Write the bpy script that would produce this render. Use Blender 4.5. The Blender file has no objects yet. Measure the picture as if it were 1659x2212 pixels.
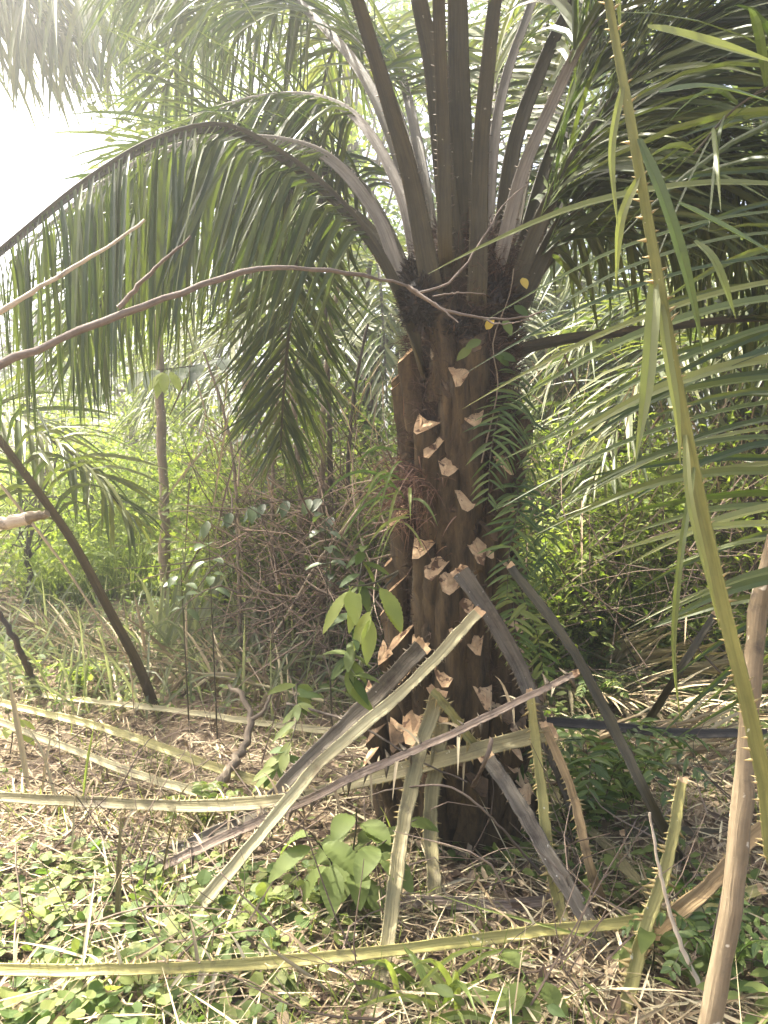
import bpy, math, random
import numpy as np
R = random.Random(7)
rng = np.random.default_rng(11)
rad = math.radians
scn = bpy.context.scene
col = scn.collection

# ------------------------------------------------------------------ camera, sky, sun, exposure
CAM = np.array([0.0, 0.0, 1.57]); FPX = 1736.0; CU, CV = 829.5, 1106.0; PITCH = rad(-1.6)
cd = bpy.data.cameras.new('camera'); cam = bpy.data.objects.new('camera', cd); col.objects.link(cam)
cam.location = CAM; cam.rotation_euler = (rad(90) + PITCH, 0, 0)
cd.sensor_fit = 'VERTICAL'; cd.sensor_height = 24.0; cd.lens = 24.0 * FPX / 2212.0
cd.clip_start = 0.05; cd.clip_end = 2000
scn.camera = cam

SUN_EL, SUN_AZ = rad(57), rad(-58)       # azimuth measured from +Y (ahead), negative to the left
w = bpy.data.worlds.new('World'); scn.world = w; w.use_nodes = True
nt = w.node_tree; bg = nt.nodes['Background']
sky = nt.nodes.new('ShaderNodeTexSky'); sky.sky_type = 'NISHITA'; sky.sun_disc = False
sky.sun_elevation = SUN_EL; sky.sun_rotation = SUN_AZ
sky.air_density = 1.0; sky.dust_density = 8.0; sky.ozone_density = 0.3; sky.altitude = 0
nt.links.new(sky.outputs[0], bg.inputs[0]); bg.inputs[1].default_value = 0.15
sd = bpy.data.lights.new('sun', 'SUN'); sun = bpy.data.objects.new('sun', sd); col.objects.link(sun)
sd.energy = 5.0; sd.angle = rad(0.53); sd.color = (1.0, 0.945, 0.83)
sdir = np.array([math.sin(SUN_AZ) * math.cos(SUN_EL), math.cos(SUN_AZ) * math.cos(SUN_EL), math.sin(SUN_EL)])
from mathutils import Vector
sun.rotation_euler = Vector(tuple(-sdir)).to_track_quat('-Z', 'Y').to_euler()
sun.location = (-8, 8, 14)
vs = scn.view_settings
vs.view_transform = 'Standard'; vs.look = 'None'; vs.gamma = 1.0; vs.use_curve_mapping = False
vs.exposure = 2.15

# ------------------------------------------------------------------ helpers
FW = np.array([0, math.cos(PITCH), math.sin(PITCH)]); UP = np.array([0, -math.sin(PITCH), math.cos(PITCH)]); RT = np.array([1.0, 0, 0])
def ray(u, v): return FW + RT * (u - CU) / FPX + UP * (CV - v) / FPX
def P(u, v, Y):
    d = ray(u, v); return CAM + d * (Y / d[1])
def terrain(x, y):
    x = np.asarray(x, float); y = np.asarray(y, float)
    s = np.clip(y - 5.2, 0, None); s = s * s / (s + 1.2)
    h = 0.235 * 16 * (1 - np.exp(-s / 16))
    b = 0.035 * np.sin(x * 1.7 + 0.4) * np.sin(y * 1.3 + 1.0) + 0.02 * np.sin(x * 4.1 + y * 2.3) + 0.012 * np.sin(x * 9.0 - y * 7.0)
    return h + b
def G(u, v, off=0.0):
    d = ray(u, v); Y = 1.0
    for _ in range(4000):
        p = CAM + d * (Y / d[1])
        if p[2] <= terrain(p[0], p[1]) + off: return p
        Y += 0.01
    return p
def onground(x, y, off=0.0): return np.array([x, y, float(terrain(x, y)) + off])
def nrm(a):
    a = np.asarray(a, float); return a / np.maximum(np.linalg.norm(a, axis=-1, keepdims=True), 1e-9)

def spline(pts, n):
    """Catmull-Rom through rows of any width, n samples evenly spaced in length"""
    p = np.asarray(pts, float)
    if len(p) == 2: p = np.stack([p[0], (p[0] + p[1]) / 2, p[1]])
    q = np.vstack([2 * p[0] - p[1], p, 2 * p[-1] - p[-2]]); out = []
    for i in range(1, len(q) - 2):
        t = np.linspace(0, 1, 24, endpoint=False)[:, None]
        a, b, c, d = q[i - 1], q[i], q[i + 1], q[i + 2]
        out.append(0.5 * (2 * b + (c - a) * t + (2 * a - 5 * b + 4 * c - d) * t ** 2 + (3 * b - a - 3 * c + d) * t ** 3))
    out = np.vstack(out + [p[-1:]])
    L = np.r_[0, np.cumsum(np.linalg.norm(np.diff(out[:, :3], axis=0), axis=1))]
    s = np.linspace(0, L[-1], n)
    return np.stack([np.interp(s, L, out[:, k]) for k in range(out.shape[1])], 1), L[-1]

class MB:
    def __init__(s): s.v = []; s.f = []; s.n = 0; s.st = []
    def add(s, v, f, mi=0, st=None):
        v = np.asarray(v, float).reshape(-1, 3); f = np.asarray(f, int)
        s.st.append(v if st is None else np.asarray(st, float).reshape(-1, 3)); s.v.append(v); s.f.append((f + s.n, mi)); s.n += len(v)
    def build(s, name, mats, parent=None, origin=None, smooth=True):
        me = bpy.data.meshes.new(name)
        off = WL[parent.name] if parent else (np.zeros(3) if origin is None else np.asarray(origin, float))
        V = np.vstack(s.v) - off
        me.vertices.add(len(V)); me.vertices.foreach_set('co', V.astype(np.float32).ravel())
        li = np.concatenate([f.ravel() for f, _ in s.f]); tot = np.concatenate([np.full(len(f), f.shape[1]) for f, _ in s.f])
        mi = np.concatenate([np.full(len(f), m) for f, m in s.f])
        me.loops.add(len(li)); me.loops.foreach_set('vertex_index', li.astype(np.int32))
        me.polygons.add(len(tot)); me.polygons.foreach_set('loop_start', np.r_[0, np.cumsum(tot)[:-1]].astype(np.int32))
        me.polygons.foreach_set('material_index', mi.astype(np.int32))
        me.polygons.foreach_set('use_smooth', np.full(len(tot), smooth))
        at_ = me.attributes.new('grain', 'FLOAT_VECTOR', 'POINT'); at_.data.foreach_set('vector', np.vstack(s.st).astype(np.float32).ravel())
        me.update(calc_edges=True); me.validate()
        for m in (mats if isinstance(mats, (list, tuple)) else [mats]): me.materials.append(m)
        o = bpy.data.objects.new(name, me); col.objects.link(o)
        if parent: o.parent = parent
        else: o.location = off
        WL[o.name] = off
        return o
WL = {}
def tag(o, label, cat=None, group=None, kind=None):
    if label: o['label'] = label
    if cat: o['category'] = cat
    if group: o['group'] = group
    if kind: o['kind'] = kind
    return o
def thing(name, loc, label, cat, group=None):
    o = bpy.data.objects.new(name, None); col.objects.link(o); o.location = loc; o.empty_display_size = 0.1
    WL[o.name] = np.asarray(loc, float)
    return tag(o, label, cat, group)
def dup(root, loc, rz, sc, label, group=None):
    r = root.copy(); col.objects.link(r); r.location = loc; r.rotation_euler = (0, 0, rz); r.scale = (sc, sc, sc)
    r['label'] = label
    if group: r['group'] = group
    for ch in list(root.children):
        c = ch.copy(); col.objects.link(c); c.parent = r
        for g in list(ch.children):
            d = g.copy(); col.objects.link(d); d.parent = c
    return r

def frames(pts, ref):
    T = nrm(np.gradient(pts, axis=0)); ref = np.broadcast_to(np.asarray(ref, float), T.shape)
    S = nrm(ref - T * (ref * T).sum(1, keepdims=True)); N = nrm(np.cross(T, S))
    return T, S, N
def loft(mb, pts, radii, prof, S, N, mi=0, caps=(True, True), capmi=None):
    """prof (k,2) swept along pts; S, N the two section axes"""
    k = len(prof); n = len(pts); radii = np.asarray(radii, float).reshape(n, -1)
    if radii.shape[1] == 1: radii = np.repeat(radii, 2, 1)
    V = pts[:, None] + S[:, None] * (prof[None, :, :1] * radii[:, None, :1]) + N[:, None] * (prof[None, :, 1:] * radii[:, None, 1:])
    i = np.arange(n - 1)[:, None] * k; j = np.arange(k)[None]; j2 = (j + 1) % k
    F = np.stack([i + j, i + j2, i + k + j2, i + k + j], -1).reshape(-1, 4)
    al = np.r_[0, np.cumsum(np.linalg.norm(np.diff(pts, axis=0), axis=1))] + 7.3 * abs(float(pts[0].sum()))
    ST = np.concatenate([prof[None] * radii[:, None, :], np.broadcast_to(al[:, None, None], (n, k, 1))], 2)
    mb.add(V, F, mi, ST)
    for e, c in ((0, caps[0]), (n - 1, caps[1])):
        if c:
            ring = V[e]; cen = ring.mean(0); jj = np.arange(k)
            mb.add(np.vstack([ring, cen]), np.stack([jj, (jj + 1) % k, np.full(k, k)], 1), mi if capmi is None else capmi)
    return V
def circ(k): a = np.arange(k) * 2 * math.pi / k; return np.stack([np.cos(a), np.sin(a)], 1)
def tube(mb, pts, r0, r1, n=None, k=7, mi=0, wob=0.0, ppow=1.0):
    L = np.linalg.norm(np.diff(np.asarray(pts, float), axis=0), axis=1).sum()
    p, _ = spline(pts, n or max(4, min(40, int(L / 0.08) + 3)))
    if wob: p[1:-1] += rng.normal(0, wob, (len(p) - 2, 3))
    T = nrm(np.gradient(p, axis=0)); ref = [0.13, 0.9, 0.2] if abs(T[:, 2]).mean() > 0.6 else [0.05, 0.1, 1]
    _, S, N = frames(p, ref); t = np.linspace(0, 1, len(p)) ** ppow
    rr = r0 + (r1 - r0) * t
    if wob: rr = rr * (1 + rng.uniform(-.12, .12, len(p)))
    loft(mb, p, rr, circ(k), S, N, mi); return p

PROF = {
 'strip': lambda s: np.clip(np.minimum(0.35 + 4.5 * s, (1 - s) * 2.2), 0.02, 1) ** 0.8,
 'ell': lambda s: np.clip(np.sin(math.pi * s ** 0.8), 0, 1) ** 0.85 + 0.015,
 'round': lambda s: np.sqrt(np.clip(1 - (2 * s - 1) ** 2, 0, 1)) + 0.02,
 'lance': lambda s: np.clip(np.sin(math.pi * s ** 0.6), 0, 1) ** 0.9 + 0.015,
 'blade': lambda s: np.clip(1 - s ** 1.6, 0.03, 1),
}
def leaves(mb, base, d, up, L, W, seg=4, curl=0.5, fold=0.25, shape='strip', mi=0, cpow=1.0, rip=0.0, pleat=0.0):
    """a batch of leaf blades, each one a folded ribbon that bends under its own weight"""
    base = np.asarray(base, float).reshape(-1, 3); n = len(base)
    d = nrm(np.broadcast_to(np.asarray(d, float), (n, 3))); up = np.broadcast_to(np.asarray(up, float), (n, 3))
    L = np.broadcast_to(np.asarray(L, float), (n,)); W = np.broadcast_to(np.asarray(W, float), (n,)); curl = np.broadcast_to(np.asarray(curl, float), (n,))
    s = np.linspace(0, 1, seg + 1); pr = PROF[shape](s); pos = base.copy(); V = np.zeros((n, seg + 1, 3, 3))
    z = np.array([0, 0, -1.0])
    for k in range(seg + 1):
        dk = nrm(d + z * (curl * s[k] ** cpow)[:, None])
        side = np.cross(dk, up); side = nrm(side + 1e-5); nn = np.cross(side, dk)
        hw = (W * 0.5 * pr[k])[:, None]
        rp = rng.normal(0, rip, (n, 1)) * W[:, None] if rip else 0
        V[:, k, 1] = pos; V[:, k, 0] = pos - side * hw + nn * (hw * fold + rp); V[:, k, 2] = pos + side * hw + nn * (hw * fold - rp)
        if pleat: V[:, k, [0, 2]] += (nn * hw * (pleat * (-1) ** k))[:, None] - (dk * hw * .0)[:, None]
        pos = pos + dk * (L / seg)[:, None]
    b = (np.arange(n) * (seg + 1) * 3)[:, None, None]; k = (np.arange(seg) * 3)[None, :, None]; j = np.arange(2)[None, None]
    a = b + k + j
    mb.add(V, np.stack([a, a + 1, a + 4, a + 3], -1).reshape(-1, 4), mi)
    return pos

# ------------------------------------------------------------------ materials
def mat(name, c1, c2=None, scale=8.0, rough=0.6, c3=None, spots=None, bump=0.0, stretch=None, island=0.0, trans=0.0, tcol=None, spec=0.4, grain=0.0, stain=None):
    m = bpy.data.materials.new(name); m.use_nodes = True; t = m.node_tree; N = t.nodes; K = t.links
    bs = N['Principled BSDF']; bs.inputs['Roughness'].default_value = rough; bs.inputs['Specular IOR Level'].default_value = spec
    tc = N.new('ShaderNodeTexCoord'); mp = N.new('ShaderNodeMapping'); K.new(tc.outputs['Object'], mp.inputs[0])
    if stretch: mp.inputs['Scale'].default_value = stretch
    nz = N.new('ShaderNodeTexNoise'); nz.inputs['Scale'].default_value = scale; nz.inputs['Detail'].default_value = 9; nz.inputs['Roughness'].default_value = 0.72
    K.new(mp.outputs[0], nz.inputs['Vector'])
    noise = nz.outputs['Fac']
    if grain:
        ga = N.new('ShaderNodeAttribute'); ga.attribute_name = 'grain'; gm = N.new('ShaderNodeMapping'); gm.inputs['Scale'].default_value = (1, 1, .045); K.new(ga.outputs['Vector'], gm.inputs[0])
        gn = N.new('ShaderNodeTexNoise'); gn.inputs['Scale'].default_value = 150; gn.inputs['Detail'].default_value = 5; K.new(gm.outputs[0], gn.inputs['Vector'])
        gx = N.new('ShaderNodeMix'); gx.data_type = 'FLOAT'; gx.inputs[0].default_value = grain; K.new(noise, gx.inputs[2]); K.new(gn.outputs['Fac'], gx.inputs[3]); noise = gx.outputs[0]
    rp = N.new('ShaderNodeValToRGB'); e = rp.color_ramp.elements
    e[0].position = 0.32; e[0].color = (*c1, 1); e[1].position = 0.68; e[1].color = (*(c2 or c1), 1)
    if c3: x = e.new(0.8); x.color = (*c3, 1)
    fac = noise
    if island:
        ge = N.new('ShaderNodeNewGeometry'); mx = N.new('ShaderNodeMix'); mx.data_type = 'FLOAT'; mx.inputs[0].default_value = island
        K.new(noise, mx.inputs[2]); K.new(ge.outputs['Random Per Island'], mx.inputs[3]); fac = mx.outputs[0]
    K.new(fac, rp.inputs[0]); out = rp.outputs[0]
    if spots:
        n2 = N.new('ShaderNodeTexNoise'); n2.inputs['Scale'].default_value = spots[1]; n2.inputs['Detail'].default_value = 3; K.new(tc.outputs['Object'], n2.inputs['Vector'])
        r2 = N.new('ShaderNodeValToRGB'); r2.color_ramp.elements[0].position = spots[2]; r2.color_ramp.elements[1].position = spots[2] + 0.04
        K.new(n2.outputs['Fac'], r2.inputs[0]); m2 = N.new('ShaderNodeMix'); m2.data_type = 'RGBA'
        K.new(r2.outputs[0], m2.inputs[0]); K.new(out, m2.inputs[6]); m2.inputs[7].default_value = (*spots[0], 1); out = m2.outputs[2]
    if stain:
        n3 = N.new('ShaderNodeTexNoise'); n3.inputs['Scale'].default_value = stain[1]; n3.inputs['Detail'].default_value = 7; n3.inputs['Roughness'].default_value = .7; K.new(tc.outputs['Object'], n3.inputs['Vector'])
        r3 = N.new('ShaderNodeValToRGB'); r3.color_ramp.elements[0].position = stain[2]; r3.color_ramp.elements[1].position = stain[2] + 0.16
        K.new(n3.outputs['Fac'], r3.inputs[0]); m3 = N.new('ShaderNodeMix'); m3.data_type = 'RGBA'
        K.new(r3.outputs[0], m3.inputs[0]); K.new(out, m3.inputs[6]); m3.inputs[7].default_value = (*stain[0], 1); out = m3.outputs[2]
    K.new(out, bs.inputs['Base Color'])
    if bump:
        bp = N.new('ShaderNodeBump'); bp.inputs['Strength'].default_value = bump; bp.inputs['Distance'].default_value = 0.01
        K.new(noise, bp.inputs['Height']); K.new(bp.outputs[0], bs.inputs['Normal'])
    if trans:
        tr = N.new('ShaderNodeBsdfTranslucent'); mxs = N.new('ShaderNodeMixShader'); mxs.inputs[0].default_value = trans
        hs = N.new('ShaderNodeMix'); hs.data_type = 'RGBA'; hs.blend_type = 'MULTIPLY'; hs.inputs[0].default_value = 1.0
        K.new(out, hs.inputs[6]); hs.inputs[7].default_value = (*(tcol or (1.5, 1.65, 0.75)), 1); K.new(hs.outputs[2], tr.inputs[0])
        K.new(bs.outputs[0], mxs.inputs[1]); K.new(tr.outputs[0], mxs.inputs[2]); K.new(mxs.outputs[0], N['Material Output'].inputs[0])
    return m
M = {}
M['soil'] = mat('forest soil', (0.10, 0.07, 0.045), (0.24, 0.18, 0.115), 3.0, 0.95, c3=(0.32, 0.25, 0.16), bump=0.6)
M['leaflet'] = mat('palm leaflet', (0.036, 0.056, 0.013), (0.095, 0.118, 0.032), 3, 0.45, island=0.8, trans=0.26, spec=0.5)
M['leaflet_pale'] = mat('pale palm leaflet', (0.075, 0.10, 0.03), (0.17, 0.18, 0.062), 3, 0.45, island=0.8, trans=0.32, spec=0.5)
M['leaflet_dry'] = mat('dry palm leaflet', (0.20, 0.16, 0.07), (0.34, 0.29, 0.17), 4, 0.7, island=0.8, trans=0.25, tcol=(1.1, 1.1, .8))
M['rachis'] = mat('green brown palm stalk', (0.026, 0.022, 0.011), (0.078, 0.064, 0.03), 9, 0.6, bump=0.6, grain=.55, spots=((0.26, 0.24, 0.18), 38, 0.72))
M['rachis_grey'] = mat('grey bloomed palm stalk', (0.12, 0.105, 0.085), (0.27, 0.245, 0.21), 9, 0.7, bump=0.6, grain=.6)
M['rachis_yellow'] = mat('yellow green palm stalk', (0.15, 0.135, 0.035), (0.37, 0.325, 0.11), 5, 0.5, bump=0.6, grain=.5, spots=((0.58, 0.55, 0.42), 42, 0.70), stain=((.10, .08, .035), 9, .56))
M['rachis_green'] = mat('yellow green living stalk', (0.09, 0.10, 0.028), (0.24, 0.245, 0.075), 5, 0.5, bump=.4, grain=.5, spots=((0.55, 0.55, 0.42), 46, 0.71))
M['rachis_olive'] = mat('olive palm stalk', (0.10, 0.085, 0.035), (0.28, 0.24, 0.115), 5, 0.6, bump=0.7, grain=.5, spots=((0.48, 0.45, 0.34), 44, 0.70), stain=((.075, .055, .03), 8, .55))
M['rachis_pale'] = mat('pale dry palm stalk', (0.19, 0.165, 0.08), (0.44, 0.395, 0.23), 6, 0.7, bump=0.7, grain=.55, stain=((.15, .115, .06), 8, .57))
M['rachis_slate'] = mat('grey brown palm stalk', (0.07, 0.058, 0.042), (0.175, 0.152, 0.118), 10, 0.8, bump=0.8, grain=.55, spots=((0.5, 0.47, 0.42), 50, 0.70), stain=((.045, .034, .026), 7, .52), spec=.2)
M['rachis_brown'] = mat('weathered brown palm stalk', (0.10, 0.072, 0.052), (0.31, 0.245, 0.19), 14, 0.85, bump=1.0, grain=.65, stain=((.06, .042, .03), 10, .55), spec=.2)
M['rachis_orange'] = mat('orange brown palm stalk', (0.13, 0.08, 0.03), (0.32, 0.225, 0.11), 10, 0.7, bump=0.8, grain=.6, stain=((.07, .045, .02), 9, .55))
M['rachis_black'] = mat('blackened palm stalk', (0.03, 0.026, 0.022), (0.075, 0.066, 0.056), 14, 0.75, bump=0.8, grain=.6, spec=.15)
M['spine'] = mat('stalk spine', (0.20, 0.15, 0.05), (0.38, 0.30, 0.13), 30, 0.6)
M['spine_dark'] = mat('dark stalk spine', (0.07, 0.055, 0.035), (0.14, 0.11, 0.07), 30, 0.6)
M['cut'] = mat('fresh cut palm wood', (0.31, 0.185, 0.095), (0.60, 0.42, 0.235), 22, 0.8, bump=0.5, spots=((0.12, 0.062, 0.03), 19, 0.58))
M['stub'] = mat('leaf base', (0.011, 0.0075, 0.005), (0.115, 0.077, 0.036), 11, 0.85, bump=1.0, stretch=(2.5, 2.5, 0.5))
M['trunk'] = mat('palm trunk', (0.022, 0.015, 0.011), (0.055, 0.038, 0.026), 18, 0.95, bump=1.0)
M['fibre'] = mat('palm fibre', (0.035, 0.02, 0.014), (0.10, 0.06, 0.042), 20, 0.9, island=0.8)
M['fibre_red'] = mat('reddish palm fibre', (0.10, 0.05, 0.035), (0.22, 0.13, 0.09), 20, 0.9, island=0.8)
M['fruit'] = mat('dark fruit bunch', (0.012, 0.009, 0.008), (0.045, 0.03, 0.022), 25, 0.6, island=0.7)
M['bark'] = mat('brown bark', (0.13, 0.10, 0.07), (0.25, 0.20, 0.14), 20, 0.9, bump=0.8, grain=.5, stain=((.07, .055, .04), 13, .57), stretch=(1, 1, .4))
M['bark_tan'] = mat('tan bark', (0.12, 0.09, 0.052), (0.27, 0.21, 0.13), 9, 0.8, bump=0.8, grain=.5, stain=((.07, .055, .04), 13, .57), spots=((0.55, 0.5, 0.4), 22, 0.66))
M['bark_dark'] = mat('dark bark', (0.035, 0.028, 0.022), (0.085, 0.065, 0.05), 20, 0.9, bump=0.8, grain=.5, stain=((.07, .055, .04), 13, .57))
M['deadwood'] = mat('grey dead wood', (0.09, 0.066, 0.05), (0.21, 0.17, 0.14), 24, 0.85, bump=0.8, grain=.5, stain=((.07, .055, .04), 13, .57))
M['deadpale'] = mat('pale dead wood', (0.34, 0.27, 0.19), (0.52, 0.45, 0.35), 24, 0.85, bump=0.8, grain=.5, stain=((.07, .055, .04), 13, .57))
M['twig'] = mat('dry twig', (0.085, 0.06, 0.042), (0.27, 0.20, 0.145), 20, 0.85, island=0.9)
M['leaf'] = mat('broad leaf', (0.055, 0.09, 0.022), (0.13, 0.165, 0.045), 14, 0.62, island=0.7, trans=0.4, spec=0.3)
M['leaf_light'] = mat('light green leaf', (0.13, 0.18, 0.035), (0.28, 0.32, 0.085), 14, 0.62, island=0.7, trans=0.45)
M['leaf_blue'] = mat('blue green leaf', (0.04, 0.075, 0.028), (0.095, 0.135, 0.052), 4, 0.38, island=0.8, trans=0.3, spec=0.5)
M['leaf_yellow'] = mat('yellow leaf', (0.45, 0.34, 0.05), (0.55, 0.42, 0.10), 4, 0.5, trans=0.4, tcol=(1.2, 1.1, .6))
M['fern'] = mat('fern frond', (0.06, 0.10, 0.03), (0.14, 0.19, 0.06), 4, 0.45, island=0.7, trans=0.4)
M['strap'] = mat('grey green strap leaf', (0.12, 0.14, 0.075), (0.27, 0.28, 0.19), 4, 0.5, island=.8, trans=.3)
M['creeper'] = mat('creeper leaf', (0.09, 0.14, 0.035), (0.22, 0.25, 0.08), 14, 0.62, island=0.85, trans=0.4)
M['grass'] = mat('grass blade', (0.11, 0.15, 0.035), (0.22, 0.25, 0.08), 4, 0.5, island=0.85, trans=0.4)
M['litter'] = mat('leaf litter', (0.09, 0.058, 0.035), (0.34, 0.26, 0.165), 4, 0.85, island=0.95, trans=0.1, tcol=(1, 1, .8))
M['straw'] = mat('dry straw', (0.19, 0.14, 0.075), (0.47, 0.40, 0.25), 4, 0.75, island=0.9)

# ------------------------------------------------------------------ the ground
def sheet():
    xs = np.unique(np.r_[np.linspace(-160, -9, 22), np.linspace(-9, 9, 160), np.linspace(9, 160, 22)])
    ys = np.unique(np.r_[np.linspace(-60, 0, 12), np.linspace(0, 9, 100), np.linspace(9, 26, 70), np.linspace(26, 220, 30)])
    X, Y = np.meshgrid(xs, ys); V = np.stack([X, Y, terrain(X, Y)], -1); nx = len(xs)
    i = (np.arange(len(ys) - 1) * nx)[:, None] + np.arange(nx - 1)[None]
    mb = MB(); mb.add(V, np.stack([i, i + 1, i + nx + 1, i + nx], -1).reshape(-1, 4))
    tag(mb.build('ground', M['soil']), 'brown forest soil rising gently towards the back', None, None, 'structure')
sheet()

# ------------------------------------------------------------------ palm fronds
PETI = np.array([(-1, .18), (-.82, .16), (-.55, -.04), (-.2, -.2), (.2, -.2), (.55, -.04), (.82, .16), (1, .18), (.92, -.2), (.6, -.62), (.2, -.85), (-.2, -.85), (-.6, -.62), (-.92, -.2)])
def petiole(mb, p, wr, S, N, thick=0.62):
    r = np.stack([wr, wr * thick * 1.1], 1)
    return loft(mb, p, r, PETI, S, N)
def spines(mb, p, wr, S, T, N, spacing, size, upto=1.0, mi=0):
    L = np.r_[0, np.cumsum(np.linalg.norm(np.diff(p, axis=0), axis=1))]; B = []
    for sgn in (-1, 1):
        s = np.arange(0.03, L[-1] * upto, spacing); s = s + rng.uniform(-.4, .4, len(s)) * spacing
        f = lambda a: np.stack([np.interp(s, L, a[:, k]) for k in range(3)], 1)
        c = f(p); ss = nrm(f(S)) * sgn; tt = nrm(f(T)); nn = nrm(f(N)); wv = np.interp(s, L, wr)[:, None]
        b = c + ss * wv * 0.95 + nn * wv * 0.08; sz = (size * np.where(rng.uniform(0, 1, len(s)) < .22, .12, 1) * rng.uniform(.35, 1.45, len(s)))[:, None]
        tip = b + ss * sz + tt * sz * rng.uniform(-.1, .7, (len(s), 1)) + nn * sz * rng.uniform(-.3, .4, (len(s), 1))
        q = sz * 0.26
        V = np.stack([b - tt * q - ss * wv * .1, b + tt * q - ss * wv * .1, b + nn * q * .8 - ss * wv * .1, tip], 1); B.append(V)
    V = np.vstack(B)
    if not len(V): return
    i = (np.arange(len(V)) * 4)[:, None]
    mb.add(V, np.vstack([i + [0, 1, 3], i + [1, 2, 3], i + [2, 0, 3]]), mi)
def frond(parent, pts, w0, w1, start=0.3, L=0.8, n=70, W=0.038, lat=None, droop=0.6, ang=(35, 60), mr='rachis', ml='leaflet', seg=5, lift=0.25,
          spine=0.012, both=True, jit=0.12, name='frond', sides=(-1, 1), wpow=0.8, fold=0.35, end=1.0, ms='spine_dark', cpow=0.7, facing=None, vee=0.0):
    p, LL = spline(pts, 48)
    T = nrm(np.gradient(p, axis=0))
    if lat is None:
        a = np.cross(p[24] - p[0], p[-1] - p[24]); a = a if np.linalg.norm(a) > 0.02 * LL * LL else np.cross(p[-1] - p[0], [0, 0, 1.0])
        lat = nrm(a)
        if lat[0] < 0: lat = -lat
    T, S, N = frames(p, lat)
    flip = np.sign((N[:, 2]).mean() + 1e-6); N = N * flip
    if facing is not None:
        _, S2, N2 = frames(p, np.cross(T.mean(0), facing))
        if (N2 * np.asarray(facing)).sum(1).mean() < 0: N2 = -N2
    else: S2, N2 = S, N
    t = np.linspace(0, 1, 48); wr = (w0 + (w1 - w0) * t ** wpow) / 2
    mb = MB(); petiole(mb, p, wr, S2, N2)
    if spine: spines(mb, p, wr, S2, T, N2, 0.026, spine, min(1, start + .12), 1)
    o = mb.build(name, [M[mr], M[ms]], parent)
    if n:
        lb = MB()
        for sgn in sides:
            tt = np.linspace(start, end, n) + rng.uniform(-.4, .4, n) * (end - start) / n; tt = np.clip(tt, 0, .998)
            f = lambda a: np.stack([np.interp(tt, t, a[:, k]) for k in range(3)], 1)
            b, Ti, Si, Ni = f(p), nrm(f(T)), nrm(f(S)), nrm(f(N))
            x = (tt - start) / (end - start + 1e-6)
            an = np.radians(ang[0] + (ang[1] - ang[0]) * x + rng.normal(0, 7, n))[:, None]
            li = rng.choice([lift * 2.2, lift, -lift * .6], n)[:, None] + rng.normal(0, jit, (n, 1)) + vee
            d = Si * sgn * np.cos(an) + Ti * np.sin(an) + Ni * li + rng.normal(0, jit * .6, (n, 3))
            ll = L * (0.45 + 0.75 * np.sin(math.pi * np.clip(0.12 + 0.86 * x, 0, 1)) ** 0.8) * rng.uniform(.85, 1.1, n)
            leaves(lb, b + Ni * .004, d, Ni + rng.normal(0, .3, (n, 3)), ll, W * rng.uniform(.75, 1.15, n) * (0.7 + .3 * (1 - x)), seg, droop * rng.uniform(.6, 1.4, n), fold, 'strip', 0, cpow)
        lb.build('leaflets', M[ml], o, smooth=False)
    return o
def UV(l): return [P(*a) for a in l]

# ------------------------------------------------------------------ the oil palm
PY = 3.75
def axis(z): t = np.clip((z - 0.0) / 2.7, -.1, 1.2); return np.array([0.305 + 0.075 * t, PY])
def core(z): return float(np.interp(z, [-.2, .3, 1.2, 2.1, 2.6, 2.8], [.30, .262, .222, .208, .215, .12]))
palm = thing('oil_palm', onground(0.31, PY), 'stout oil palm with pale chopped leaf bases up its dark trunk', 'palm tree')
def build_trunk():
    mb = MB(); zs = np.linspace(-.15, 2.75, 60); p = np.array([[*axis(z), z] for z in zs]); k = 40; a = np.arange(k) * 2 * math.pi / k
    V = np.zeros((60, k, 3))
    for i, z in enumerate(zs):
        r = core(z) * (1 + 0.07 * np.sin(a * 5 + z * 9) * np.sin(z * 17 + a) + rng.normal(0, .02, k))
        V[i] = p[i] + np.stack([np.cos(a) * r, np.sin(a) * r, 0 * a], 1)
    i = np.arange(59)[:, None] * k; j = np.arange(k)[None]; j2 = (j + 1) % k
    mb.add(V, np.stack([i + j, i + j2, i + k + j2, i + k + j], -1).reshape(-1, 4)); mb.build('trunk', M['trunk'], palm)
build_trunk()
SEC = np.array([(-1.05, -.05), (-.5, .16), (0, .24), (.5, .16), (1.05, -.05), (.62, .52), (.22, .95), (-.22, .95), (-.62, .52)])
M['stub_old'] = mat('old weathered cut', (0.05, 0.033, 0.02), (0.17, 0.105, 0.055), 18, 0.9, bump=.8)
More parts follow.
